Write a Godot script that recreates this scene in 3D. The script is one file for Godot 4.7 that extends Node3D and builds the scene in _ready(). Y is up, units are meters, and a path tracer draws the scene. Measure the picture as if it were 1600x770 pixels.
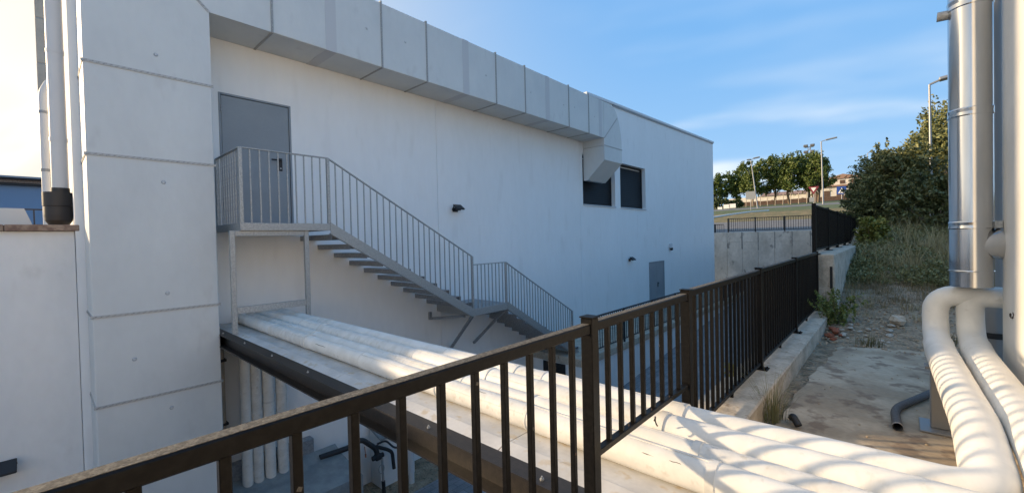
extends Node3D
# World axes: x runs along the long white facade (away to the right of the photograph), -z points at the facade, y is up.
# The camera stands at the origin at eye height; the fence is 1 m in front of it and the facade 7.7 m.

var M := {}
var rng := RandomNumberGenerator.new()
var taken := {}
var offsets := {}

const FACADE := -7.7
const STAIR := -6.5

# ---------------------------------------------------------------- helpers: shapes
func mb() -> SurfaceTool:
	var s := SurfaceTool.new()
	s.begin(Mesh.PRIMITIVE_TRIANGLES)
	return s

func face(s: SurfaceTool, pts: Array, out: Vector3, col = null) -> void:
	var n: Vector3 = (pts[1] - pts[0]).cross(pts[2] - pts[0])
	if n.length_squared() < 1e-14 and pts.size() > 3:
		n = (pts[2] - pts[0]).cross(pts[3] - pts[0])
	n = n.normalized()
	var p := pts.duplicate()
	if n.dot(out) < 0.0:
		n = -n
	else:
		p.reverse()
	if col != null: s.set_color(col)
	for i in range(1, p.size() - 1):
		for q in [p[0], p[i], p[i + 1]]:
			s.set_normal(n)
			s.add_vertex(q)

func box(s: SurfaceTool, c: Vector3, size: Vector3, bev := 0.0, bas := Basis.IDENTITY) -> void:
	var h := size * 0.5
	var b: float = min(bev, min(h.x, min(h.y, h.z)) * 0.49)
	var ax := [Vector3.RIGHT, Vector3.UP, Vector3.BACK]
	for a in 3:
		var u := (a + 1) % 3
		var v := (a + 2) % 3
		for sg in [-1.0, 1.0]:
			var pts := []
			for k in [[-1, -1], [1, -1], [1, 1], [-1, 1]]:
				pts.append(c + bas * (ax[a] * sg * h[a] + ax[u] * k[0] * (h[u] - b) + ax[v] * k[1] * (h[v] - b)))
			face(s, pts, bas * (ax[a] * sg))
			if b > 0.0:
				for sv in [-1.0, 1.0]:
					var e := []
					for k in [-1, 1]:
						e.append(c + bas * (ax[a] * sg * h[a] + ax[v] * sv * (h[v] - b) + ax[u] * k * (h[u] - b)))
					for k in [1, -1]:
						e.append(c + bas * (ax[a] * sg * (h[a] - b) + ax[v] * sv * h[v] + ax[u] * k * (h[u] - b)))
					face(s, e, bas * (ax[a] * sg + ax[v] * sv))
	if b > 0.0:
		for x in [-1.0, 1.0]:
			for y in [-1.0, 1.0]:
				for z in [-1.0, 1.0]:
					face(s, [c + bas * Vector3(x * h.x, y * (h.y - b), z * (h.z - b)), c + bas * Vector3(x * (h.x - b), y * h.y, z * (h.z - b)), c + bas * Vector3(x * (h.x - b), y * (h.y - b), z * h.z)], bas * Vector3(x, y, z))

func bx(s: SurfaceTool, a: Vector3, b: Vector3, bev := 0.0) -> void:
	box(s, (a + b) * 0.5, (b - a).abs(), bev)

# bar of rectangular section between two points, w across (horizontal), h the other way
func bar(s: SurfaceTool, a: Vector3, b: Vector3, w: float, h: float, bev := 0.0, side := Vector3.ZERO) -> void:
	var d := (b - a)
	var l := d.length()
	d /= l
	var sx: Vector3 = side if side != Vector3.ZERO else (Vector3.UP if absf(d.y) < 0.95 else Vector3.RIGHT).cross(d).normalized()
	sx = (sx - d * sx.dot(d)).normalized()
	var up := d.cross(sx).normalized()
	box(s, (a + b) * 0.5, Vector3(w, h, l), bev, Basis(sx, up, d))

func prism(s: SurfaceTool, poly: PackedVector2Array, axis: int, d0: float, d1: float) -> void:
	# axis 0: poly is (z,y); axis 1: (x,z); axis 2: (x,y)
	var lift := func(p: Vector2, d: float) -> Vector3:
		if axis == 0: return Vector3(d, p.y, p.x)
		if axis == 1: return Vector3(p.x, d, p.y)
		return Vector3(p.x, p.y, d)
	var dir: Vector3 = [Vector3.RIGHT, Vector3.UP, Vector3.BACK][axis]
	var idx := Geometry2D.triangulate_polygon(poly)
	for i in range(0, idx.size(), 3):
		var t := [poly[idx[i]], poly[idx[i + 1]], poly[idx[i + 2]]]
		face(s, [lift.call(t[0], d0), lift.call(t[1], d0), lift.call(t[2], d0)], -dir * signf(d1 - d0))
		face(s, [lift.call(t[0], d1), lift.call(t[1], d1), lift.call(t[2], d1)], dir * signf(d1 - d0))
	var cw := Geometry2D.is_polygon_clockwise(poly)
	for i in poly.size():
		var p := poly[i]
		var q := poly[(i + 1) % poly.size()]
		var e := q - p
		var n2 := Vector2(e.y, -e.x) * (-1.0 if cw else 1.0)
		face(s, [lift.call(p, d0), lift.call(q, d0), lift.call(q, d1), lift.call(p, d1)], lift.call(n2, 0.0))

func tube(s: SurfaceTool, pts: Array, r, sides := 12, caps := true, wob := 0.0) -> void:
	var n := pts.size()
	var tang := []
	for i in n:
		var t: Vector3 = pts[min(i + 1, n - 1)] - pts[max(i - 1, 0)]
		tang.append(t.normalized())
	var u: Vector3 = (Vector3.UP if absf(tang[0].y) < 0.9 else Vector3.RIGHT)
	u = (u - tang[0] * u.dot(tang[0])).normalized()
	var rings := []
	for i in n:
		u = (u - tang[i] * u.dot(tang[i])).normalized()
		var v: Vector3 = tang[i].cross(u)
		var rr: float = r[i] if r is Array else r
		var ring := []
		for k in sides:
			var a := TAU * k / sides
			var d: Vector3 = u * cos(a) + v * sin(a)
			var w := 1.0
			if wob > 0.0: w += rng.randf_range(-wob, wob)
			ring.append([pts[i] + d * rr * w, d])
		rings.append(ring)
	for i in n - 1:
		for k in sides:
			var k2 := (k + 1) % sides
			for q in [rings[i][k], rings[i + 1][k], rings[i + 1][k2], rings[i][k], rings[i + 1][k2], rings[i][k2]]:
				s.set_normal(q[1])
				s.add_vertex(q[0])
	if caps:
		var a := []
		var b := []
		for k in sides:
			a.append(rings[0][k][0])
			b.append(rings[n - 1][k][0])
		face(s, a, -tang[0])
		face(s, b, tang[n - 1])

# path with rounded corners
func rounded(pts: Array, rad: float, seg := 7) -> Array:
	var out := [pts[0]]
	for i in range(1, pts.size() - 1):
		var p: Vector3 = pts[i]
		var a: Vector3 = (pts[i - 1] - p)
		var b: Vector3 = (pts[i + 1] - p)
		var d: float = min(rad, min(a.length(), b.length()) * 0.49)
		var p0: Vector3 = p + a.normalized() * d
		var p1: Vector3 = p + b.normalized() * d
		for k in seg + 1:
			var t := float(k) / seg
			out.append(p0.lerp(p, t).lerp(p.lerp(p1, t), t))
	out.append(pts[pts.size() - 1])
	return out

func lathe(s: SurfaceTool, c: Vector3, prof: Array, sides := 28) -> void:
	for i in prof.size() - 1:
		var p: Vector2 = prof[i]
		var q: Vector2 = prof[i + 1]
		var e := q - p
		var n2 := Vector2(e.y, -e.x).normalized()
		for k in sides:
			var a0 := TAU * k / sides
			var a1 := TAU * (k + 1) / sides
			var f := func(r: float, a: float, y: float) -> Vector3: return c + Vector3(cos(a) * r, y, sin(a) * r)
			var v := [f.call(p.x, a0, p.y), f.call(q.x, a0, q.y), f.call(q.x, a1, q.y), f.call(p.x, a1, p.y)]
			var g := [Vector3(cos(a0) * n2.x, n2.y, sin(a0) * n2.x), Vector3(cos(a1) * n2.x, n2.y, sin(a1) * n2.x)]
			for j in [[0, 0], [2, 1], [1, 0], [0, 0], [3, 1], [2, 1]]:
				s.set_normal(g[j[1]])
				s.add_vertex(v[j[0]])

# ---------------------------------------------------------------- helpers: nodes
func numbered(n: String) -> String:
	if not taken.has(n):
		taken[n] = 0
		return n
	taken[n] += 1
	return "%s_%03d" % [n, taken[n]]

func meta(o: Node, label := "", category := "", group := "", kind := "") -> void:
	if label != "": o.set_meta("label", label)
	if category != "": o.set_meta("category", category)
	if group != "": o.set_meta("group", group)
	if kind != "": o.set_meta("kind", kind)

func thing(n: String, label: String, category: String, base := Vector3.ZERO, group := "") -> Node3D:
	var o := Node3D.new()
	o.name = numbered(n)
	add_child(o)
	o.position = base
	offsets[o] = base
	meta(o, label, category, group)
	return o

# parts are modelled in world coordinates and hung under their thing
func obj(n: String, shape, mat: Material, parent: Node = self) -> MeshInstance3D:
	var o := MeshInstance3D.new()
	o.mesh = shape.commit() if shape is SurfaceTool else shape
	o.material_override = mat
	o.name = numbered(n) if parent == self else n
	parent.add_child(o, true)
	if offsets.has(parent):
		o.position = -offsets[parent]
	offsets[o] = Vector3.ZERO
	return o

# shared mesh placed at a point
func put(n: String, mesh: Mesh, mat: Material, parent: Node, at: Vector3, bas := Basis.IDENTITY) -> MeshInstance3D:
	var o := MeshInstance3D.new()
	o.mesh = mesh
	o.material_override = mat
	o.name = n
	parent.add_child(o, true)
	var off: Vector3 = offsets.get(parent, Vector3.ZERO)
	o.transform = Transform3D(bas, at - off)
	offsets[o] = at
	return o

func solo(n: String, shape, mat: Material, label: String, category: String, group := "") -> MeshInstance3D:
	var o := obj(n, shape, mat)
	meta(o, label, category, group)
	return o

func struct(n: String, shape, mat: Material, label := "") -> MeshInstance3D:
	var o := obj(n, shape, mat)
	meta(o, label, "", "", "structure")
	return o

# ---------------------------------------------------------------- helpers: materials
func lin(r: float, g: float, b: float) -> Color:
	return Color(r, g, b).linear_to_srgb()

func noise_img(sd: int, freq: float, oct: int, size := 512) -> Image:
	var f := FastNoiseLite.new()
	f.noise_type = FastNoiseLite.TYPE_SIMPLEX_SMOOTH
	f.seed = sd
	f.frequency = freq
	f.fractal_octaves = oct
	f.fractal_gain = 0.55
	return f.get_seamless_image(size, size)

# colour between linear a and b over noise, with a finer noise laid on top
func blotch(sd: int, a: Color, b: Color, freq := 0.008, oct := 5, lo := 0.25, hi := 0.75, fine := 0.12, c = null, cut := 0.7, n := 256) -> ImageTexture:
	var fk := 512.0 / n
	var d1 := noise_img(sd, freq * fk, oct, n).get_data()
	var d2 := noise_img(sd + 7, 0.09 if n == 512 else 0.13, 3, n).get_data()
	var d3 := noise_img(sd + 13, freq * 2.3 * fk, 5, n).get_data() if c != null else d1
	var out := PackedByteArray()
	out.resize(n * n * 3)
	var ramp := []
	for i in 256:
		ramp.append(a.lerp(b, clampf((i / 255.0 - lo) / (hi - lo), 0, 1)))
	for i in n * n:
		var k: Color = ramp[d1[i]]
		if c != null and d3[i] > cut * 255.0:
			k = k.lerp(c, minf((d3[i] / 255.0 - cut) * 5.6, 0.8))
		var g := 255.0 * (1.0 + (d2[i] - 127.5) / 127.5 * fine * 0.6)
		out[i * 3] = mini(255, int(k.r * g))
		out[i * 3 + 1] = mini(255, int(k.g * g))
		out[i * 3 + 2] = mini(255, int(k.b * g))
	var im := Image.create_from_data(n, n, false, Image.FORMAT_RGB8, out)
	im.generate_mipmaps()
	return ImageTexture.create_from_image(im)

func relief(sd: int, freq: float, oct := 4, strength := 3.0) -> ImageTexture:
	var im := noise_img(sd, freq, oct)
	im.convert(Image.FORMAT_RGBA8)
	im.bump_map_to_normal_map(strength)
	return ImageTexture.create_from_image(im)

func mat(tex, scale: Vector3, rough: float, metal := 0.0, nrm = null, nscale := 0.4) -> StandardMaterial3D:
	var m := StandardMaterial3D.new()
	if tex is Color: m.albedo_color = tex
	else: m.albedo_texture = tex
	m.roughness = rough
	m.metallic = metal
	if not (tex is Color) or nrm != null:
		m.uv1_triplanar = true
		m.uv1_world_triplanar = true
		m.uv1_scale = scale
	if nrm != null:
		m.normal_enabled = true
		m.normal_texture = nrm
		m.normal_scale = nscale
	return m

func leafmat(rough := 0.6, back := Color(0.25, 0.32, 0.06)) -> StandardMaterial3D:
	var m := StandardMaterial3D.new()
	m.vertex_color_use_as_albedo = true
	m.roughness = rough
	m.cull_mode = BaseMaterial3D.CULL_DISABLED
	m.backlight_enabled = true
	m.backlight = back
	return m

func materials() -> void:
	var fine := relief(3, 0.05, 4, 2.0)
	var rough := relief(4, 0.02, 5, 4.0)
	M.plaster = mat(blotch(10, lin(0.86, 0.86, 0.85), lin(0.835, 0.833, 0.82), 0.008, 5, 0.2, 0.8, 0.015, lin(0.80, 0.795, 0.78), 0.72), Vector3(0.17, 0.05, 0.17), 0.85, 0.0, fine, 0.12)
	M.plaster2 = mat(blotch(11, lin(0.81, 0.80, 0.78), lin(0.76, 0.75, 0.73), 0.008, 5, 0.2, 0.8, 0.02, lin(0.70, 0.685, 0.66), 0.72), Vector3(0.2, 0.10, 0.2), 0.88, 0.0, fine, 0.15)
	M.coping = mat(blotch(12, lin(0.34, 0.25, 0.19), lin(0.20, 0.13, 0.10), 0.02, 4, 0.3, 0.7, 0.15), Vector3(0.8, 0.8, 0.8), 0.85, 0.0, rough, 0.3)
	M.trim = mat(lin(0.62, 0.64, 0.66), Vector3.ONE, 0.5)
	M.duct = mat(blotch(13, lin(0.655, 0.665, 0.645), lin(0.60, 0.612, 0.60), 0.008, 5, 0.2, 0.8, 0.015, lin(0.58, 0.585, 0.57), 0.76), Vector3(0.22, 0.12, 0.22), 0.55, 0.0, fine, 0.1)
	M.tape = mat(lin(0.54, 0.54, 0.54), Vector3.ONE, 0.6)
	M.flange = mat(blotch(14, lin(0.42, 0.42, 0.41), lin(0.26, 0.26, 0.25), 0.03, 3, 0.3, 0.7, 0.2), Vector3(3, 3, 3), 0.6, 0.2)
	M.joint = mat(lin(0.46, 0.46, 0.45), Vector3.ONE, 0.55)
	M.stain = mat(blotch(46, lin(0.27, 0.255, 0.235), lin(0.20, 0.19, 0.175), 0.03, 4, 0.3, 0.7, 0.2), Vector3(0.4, 0.4, 0.4), 0.95)
	M.beige = mat(blotch(15, lin(0.50, 0.41, 0.31), lin(0.43, 0.35, 0.27), 0.006, 4, 0.2, 0.8, 0.04), Vector3(0.4, 0.4, 0.4), 0.7)
	M.door = mat(blotch(16, lin(0.27, 0.30, 0.325), lin(0.245, 0.275, 0.30), 0.004, 3, 0.2, 0.8, 0.02), Vector3(0.5, 0.5, 0.5), 0.45)
	M.galv = mat(blotch(17, lin(0.44, 0.445, 0.44), lin(0.31, 0.318, 0.315), 0.03, 4, 0.25, 0.75, 0.06), Vector3(2.2, 2.2, 2.2), 0.48, 0.45, fine, 0.15)
	M.galvdark = mat(blotch(18, lin(0.34, 0.355, 0.37), lin(0.24, 0.252, 0.265), 0.02, 4, 0.25, 0.75, 0.06), Vector3(1.6, 1.6, 1.6), 0.5, 0.4, fine, 0.15)
	M.fence = mat(blotch(19, lin(0.0058, 0.0054, 0.0052), lin(0.0095, 0.0088, 0.0082), 0.02, 4, 0.3, 0.7, 0.2), Vector3(3, 3, 3), 0.4, 0.0, fine, 0.12)
	M.fence.metallic_specular = 0.28
	M.dusty = mat(blotch(20, lin(0.075, 0.066, 0.053), lin(0.16, 0.14, 0.11), 0.02, 5, 0.3, 0.7, 0.35, lin(0.045, 0.04, 0.034), 0.58), Vector3(5, 5, 5), 0.9, 0.0, rough, 0.5)
	M.railing = mat(lin(0.012, 0.012, 0.014), Vector3.ONE, 0.45)
	M.pipe = mat(blotch(21, lin(0.78, 0.76, 0.71), lin(0.66, 0.64, 0.59), 0.008, 4, 0.2, 0.85, 0.02, lin(0.60, 0.57, 0.51), 0.74, 512), Vector3(0.9, 0.9, 0.9), 0.55, 0.0, relief(24, 0.006, 3, 4.0), 0.12)
	M.pipe_dirty = mat(blotch(26, lin(0.72, 0.70, 0.655), lin(0.60, 0.585, 0.54), 0.010, 4, 0.2, 0.85, 0.03, lin(0.54, 0.50, 0.43), 0.7), Vector3(1.1, 1.1, 1.1), 0.6, 0.0, relief(25, 0.008, 3, 5.0), 0.15)
	M.crack = mat(lin(0.06, 0.05, 0.04), Vector3.ONE, 0.9)
	M.tray = mat(blotch(22, lin(0.56, 0.545, 0.52), lin(0.45, 0.44, 0.42), 0.008, 5, 0.3, 0.7, 0.04, lin(0.46, 0.38, 0.27), 0.68, 512), Vector3(0.7, 0.7, 0.5), 0.5, 0.0, fine, 0.1)
	M.beam = mat(blotch(23, lin(0.020, 0.0155, 0.0125), lin(0.012, 0.0095, 0.008), 0.02, 4, 0.3, 0.7, 0.2), Vector3(2, 2, 2), 0.5, 0.0, fine, 0.2)
	M.concrete = mat(blotch(27, lin(0.55, 0.48, 0.385), lin(0.39, 0.335, 0.26), 0.008, 6, 0.25, 0.75, 0.14, lin(0.30, 0.22, 0.15), 0.7), Vector3(0.7, 0.7, 0.7), 0.9, 0.0, rough, 0.5)
	M.concrete_wall = mat(blotch(28, lin(0.62, 0.57, 0.50), lin(0.47, 0.43, 0.37), 0.007, 6, 0.25, 0.75, 0.08, lin(0.16, 0.15, 0.14), 0.72), Vector3(0.16, 0.1, 0.16), 0.9, 0.0, rough, 0.3)
	M.slab = mat(blotch(29, lin(0.50, 0.41, 0.30), lin(0.35, 0.275, 0.19), 0.006, 6, 0.3, 0.7, 0.09, lin(0.22, 0.16, 0.11), 0.62, 512), Vector3(0.35, 0.35, 0.35), 0.9, 0.0, rough, 0.35)
	M.dirt = mat(blotch(30, lin(0.38, 0.29, 0.195), lin(0.23, 0.17, 0.11), 0.012, 6, 0.25, 0.75, 0.3, lin(0.11, 0.095, 0.055), 0.62, 512), Vector3(0.5, 0.5, 0.5), 0.95, 0.0, relief(31, 0.035, 5, 8.0), 0.9)
	M.paving = mat(paving_tex(), Vector3(0.42, 0.42, 0.42), 0.62, 0.0, rough, 0.3)
	M.asphalt = mat(blotch(33, lin(0.20, 0.19, 0.18), lin(0.15, 0.145, 0.14), 0.01, 5, 0.2, 0.8, 0.12), Vector3(0.2, 0.2, 0.2), 0.9)
	M.drygrass = mat(blotch(34, lin(0.26, 0.19, 0.085), lin(0.15, 0.125, 0.05), 0.012, 6, 0.25, 0.75, 0.25, lin(0.09, 0.11, 0.035), 0.6), Vector3(0.12, 0.12, 0.12), 0.95, 0.0, rough, 0.6)
	M.lawn = mat(blotch(35, lin(0.075, 0.11, 0.035), lin(0.12, 0.13, 0.05), 0.012, 6, 0.25, 0.75, 0.25), Vector3(0.12, 0.12, 0.12), 0.95, 0.0, rough, 0.6)
	M.whitepaint = mat(lin(0.72, 0.71, 0.68), Vector3.ONE, 0.6)
	M.cabinet = mat(blotch(36, lin(0.76, 0.74, 0.70), lin(0.70, 0.68, 0.64), 0.005, 4, 0.2, 0.8, 0.02), Vector3(0.6, 0.6, 0.6), 0.5)
	M.steel = mat(blotch(37, lin(0.66, 0.66, 0.66), lin(0.58, 0.58, 0.58), 0.02, 3, 0.2, 0.8, 0.04), Vector3(1, 0.1, 1), 0.17, 1.0)
	M.rubber = mat(lin(0.018, 0.018, 0.02), Vector3.ONE, 0.55)
	M.glass_dark = mat(lin(0.012, 0.012, 0.013), Vector3.ONE, 0.55)
	M.greyplastic = mat(blotch(38, lin(0.13, 0.125, 0.12), lin(0.085, 0.08, 0.078), 0.03, 4, 0.3, 0.7, 0.15), Vector3(3, 3, 3), 0.7)
	M.pot = mat(lin(0.030, 0.027, 0.026), Vector3.ONE, 0.5)
	M.pvc = mat(lin(0.62, 0.62, 0.62), Vector3.ONE, 0.45)
	M.rust = mat(blotch(39, lin(0.14, 0.08, 0.05), lin(0.05, 0.04, 0.035), 0.05, 4, 0.3, 0.7, 0.3), Vector3(6, 6, 6), 0.9)
	M.brick = mat(blotch(40, lin(0.34, 0.12, 0.065), lin(0.24, 0.085, 0.05), 0.02, 4, 0.3, 0.7, 0.2), Vector3(4, 4, 4), 0.95, 0.0, rough, 0.6)
	M.stone = mat(blotch(41, lin(0.50, 0.47, 0.41), lin(0.34, 0.315, 0.27), 0.02, 4, 0.3, 0.7, 0.2), Vector3(4, 4, 4), 0.95, 0.0, rough, 0.6)
	M.leaf = leafmat()
	M.leafdark = leafmat(0.55, Color(0.12, 0.18, 0.04))
	M.grass = leafmat(0.7, Color(0.2, 0.22, 0.06))
	M.bark = mat(blotch(42, lin(0.20, 0.155, 0.11), lin(0.11, 0.085, 0.06), 0.03, 4, 0.3, 0.7, 0.25), Vector3(2, 0.6, 2), 0.95)
	M.sheet = mat(blotch(45, lin(0.30, 0.33, 0.33), lin(0.22, 0.245, 0.25), 0.008, 5, 0.25, 0.75, 0.05), Vector3(0.8, 0.8, 0.8), 0.45, 0.2)
	M.lampgrey = mat(lin(0.30, 0.305, 0.31), Vector3.ONE, 0.4, 0.4)
	M.lamphead = mat(lin(0.16, 0.17, 0.18), Vector3.ONE, 0.45)
	M.bluewall = mat(lin(0.22, 0.30, 0.42), Vector3.ONE, 0.6)
	M.darkroof = mat(lin(0.035, 0.03, 0.03), Vector3.ONE, 0.6)
	M.greyroof = mat(lin(0.30, 0.31, 0.33), Vector3.ONE, 0.5)
	M.farwhite = mat(blotch(43, lin(0.70, 0.66, 0.58), lin(0.62, 0.58, 0.51), 0.02, 4, 0.3, 0.7, 0.05), Vector3(0.1, 0.1, 0.1), 0.85)
	M.brownwall = mat(blotch(44, lin(0.12, 0.075, 0.055), lin(0.085, 0.055, 0.042), 0.02, 4, 0.3, 0.7, 0.2), Vector3(0.2, 0.2, 0.2), 0.9)
	M.tileroof = mat(lin(0.30, 0.19, 0.14), Vector3.ONE, 0.85)
	M.signwhite = mat(lin(0.78, 0.78, 0.76), Vector3.ONE, 0.4)
	M.signred = mat(lin(0.20, 0.025, 0.035), Vector3.ONE, 0.4)
	M.signblue = mat(lin(0.02, 0.07, 0.32), Vector3.ONE, 0.4)
	M.signgrey = mat(lin(0.26, 0.28, 0.30), Vector3.ONE, 0.5)

# small rectangular setts with narrow joints, too small in the picture to be told apart
func paving_tex() -> ImageTexture:
	var n := 512
	var d1 := noise_img(50, 0.01, 5, n).get_data()
	var d2 := noise_img(51, 0.11, 3, n).get_data()
	var out := PackedByteArray()
	out.resize(n * n * 3)
	var r2 := RandomNumberGenerator.new()
	r2.seed = 5
	var tone := []
	for i in 400: tone.append(r2.randf_range(0.82, 1.18))
	for y in n:
		var row := int(y / 32.0)
		for x in n:
			var xs := (x + (row % 2) * 32) % n
			var c := int(xs / 64.0)
			var g: float = tone[(row * 8 + c) % 400]
			if y % 32 < 3 or xs % 64 < 3: g *= 0.62
			var i := y * n + x
			g *= 0.72 + 0.56 * d1[i] / 255.0
			g *= 0.85 + 0.3 * d2[i] / 255.0
			var q := Color(0.215 * g, 0.21 * g, 0.215 * g).linear_to_srgb()
			out[i * 3] = int(q.r * 255)
			out[i * 3 + 1] = int(q.g * 255)
			out[i * 3 + 2] = int(q.b * 255)
	return ImageTexture.create_from_image(Image.create_from_data(n, n, false, Image.FORMAT_RGB8, out))

# ---------------------------------------------------------------- sky
func sky_image() -> Image:
	var w := 1024
	var h := 512
	var im := Image.create(w, h, false, Image.FORMAT_RGBF)
	var nz := FastNoiseLite.new()
	nz.noise_type = FastNoiseLite.TYPE_SIMPLEX_SMOOTH
	nz.seed = 8
	nz.frequency = 1.0
	nz.fractal_octaves = 5
	var sun := SUN.normalized()
	for j in h:
		var th := PI * (j + 0.5) / h
		var sy := cos(th)
		for i in w:
			var ph := TAU * (i + 0.5) / w
			var d := Vector3(sin(ph) * sin(th), sy, -cos(ph) * sin(th))
			if sy < 0.0:
				im.set_pixel(i, j, Color(0.17, 0.17, 0.165))
				continue
			var e: float = max(sy, 0.0)
			var g := acos(clampf(d.dot(sun), -1, 1))
			var c := Vector3(0.265, 0.355, 0.42).lerp(Vector3(0.038, 0.152, 0.335), clampf(pow(e, 0.42) * 1.2, 0, 1))
			var veil := 1.0 - smoothstep(0.35, 1.95, g)
			c = c.lerp(Vector3(0.385, 0.36, 0.318), veil * veil * 0.98)
			c += Vector3(1.0, 0.78, 0.48) * 0.9 * exp(-g * g * 14.0)
			# streaky thin cloud, drawn out along the horizon
			var k := 1.0 / (e + 0.16)
			var q := Vector3(d.x * k, 0.0, d.z * k)
			var qr := Vector3(q.x * 0.25 + q.z * 0.85, 0, q.z * 0.3 - q.x * 0.9)
			var n1 := nz.get_noise_3d(qr.x * 0.55, 3.0, qr.z * 1.5)
			var n2 := nz.get_noise_3d(qr.x * 0.35 + 11.0, 9.0, qr.z * 0.7)
			var cl := smoothstep(-0.05, 0.45, n1 * 0.7 + n2 * 0.55 + 0.10 - e * 0.35)
			cl *= smoothstep(0.0, 0.05, e)
			c = c.lerp(Vector3(0.37, 0.40, 0.42) + Vector3(0.12, 0.09, 0.05) * veil, cl * lerpf(0.85, 0.16, smoothstep(0.12, 0.34, e)))
			var dk := smoothstep(0.12, 0.5, nz.get_noise_3d(qr.x * 0.3 - 7.0, 21.0, qr.z * 1.7))
			c = c.lerp(Vector3(0.20, 0.29, 0.38) + Vector3(0.3, 0.22, 0.14) * veil, dk * 0.5 * (1.0 - smoothstep(0.05, 0.4, e)))
			im.set_pixel(i, j, Color(c.x, c.y, c.z))
	return im

const SUN := Vector3(-0.476, 0.274, -0.880)

func _ready() -> void:
	rng.seed = 77
	# ---------------- camera
	var cam := Camera3D.new()
	cam.name = "camera"
	cam.fov = 60.19
	cam.near = 0.05
	cam.far = 3000.0
	cam.rotation = Vector3(-0.0162475, -0.836336, -0.0233556)
	add_child(cam)
	cam.current = true
	# ---------------- sky and sun
	var env := Environment.new()
	env.background_mode = Environment.BG_SKY
	var pano := PanoramaSkyMaterial.new()
	pano.panorama = ImageTexture.create_from_image(sky_image())
	pano.energy_multiplier = 1.0
	var sky := Sky.new()
	sky.sky_material = pano
	env.sky = sky
	env.tonemap_mode = Environment.TONE_MAPPER_LINEAR
	env.tonemap_exposure = 2.6
	env.sdfgi_enabled = true
	env.ssao_enabled = true
	env.ssil_enabled = true
	var we := WorldEnvironment.new()
	we.name = "world_environment"
	we.environment = env
	add_child(we)
	var sun := DirectionalLight3D.new()
	sun.name = "sun"
	sun.light_color = Color(1.0, 0.88, 0.71)
	sun.light_energy = 0.80
	sun.light_angular_distance = 1.7
	sun.shadow_enabled = true
	sun.look_at_from_position(SUN, Vector3.ZERO)
	add_child(sun)
	# ---------------- the place
	materials()
	ground()
	building()
	terrace()
	far_place()
	ducts()
	staircase()
	walkway()
	bridge()
	fences()
	service_corner()
	plant_room()
	yard_details()
	vegetation()

# ---------------------------------------------------------------- ground
func ramp_y(x: float) -> float:
	if x < 8.5: return -4.7
	return -4.7 + (x - 8.5) * 0.0885

func yard_y(x: float) -> float:
	if x < 7.6: return -1.52
	if x < 18.0: return lerpf(-1.52, -0.12, (x - 7.6) / 10.4)
	return lerpf(-0.12, 0.1, clampf((x - 18.0) / 12.0, 0, 1))

func hill_y(x: float) -> float:
	var k := [[30.0, 0.14], [38.5, 1.02], [48.0, 2.14], [60.0, 3.2], [95.0, 5.6], [160.0, 7.2], [700.0, 8.0]]
	for i in k.size() - 1:
		if x <= k[i + 1][0]:
			return lerpf(k[i][1], k[i + 1][1], (x - k[i][0]) / (k[i + 1][0] - k[i][0]))
	return 8.0

func strip(s: SurfaceTool, xs: Array, z0: float, z1: float, yf: Callable, dy := 0.0) -> void:
	for i in xs.size() - 1:
		var a: float = xs[i]
		var b: float = xs[i + 1]
		face(s, [Vector3(a, yf.call(a) + dy, z0), Vector3(b, yf.call(b) + dy, z0), Vector3(b, yf.call(b) + dy, z1), Vector3(a, yf.call(a) + dy, z1)], Vector3.UP)

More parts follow.
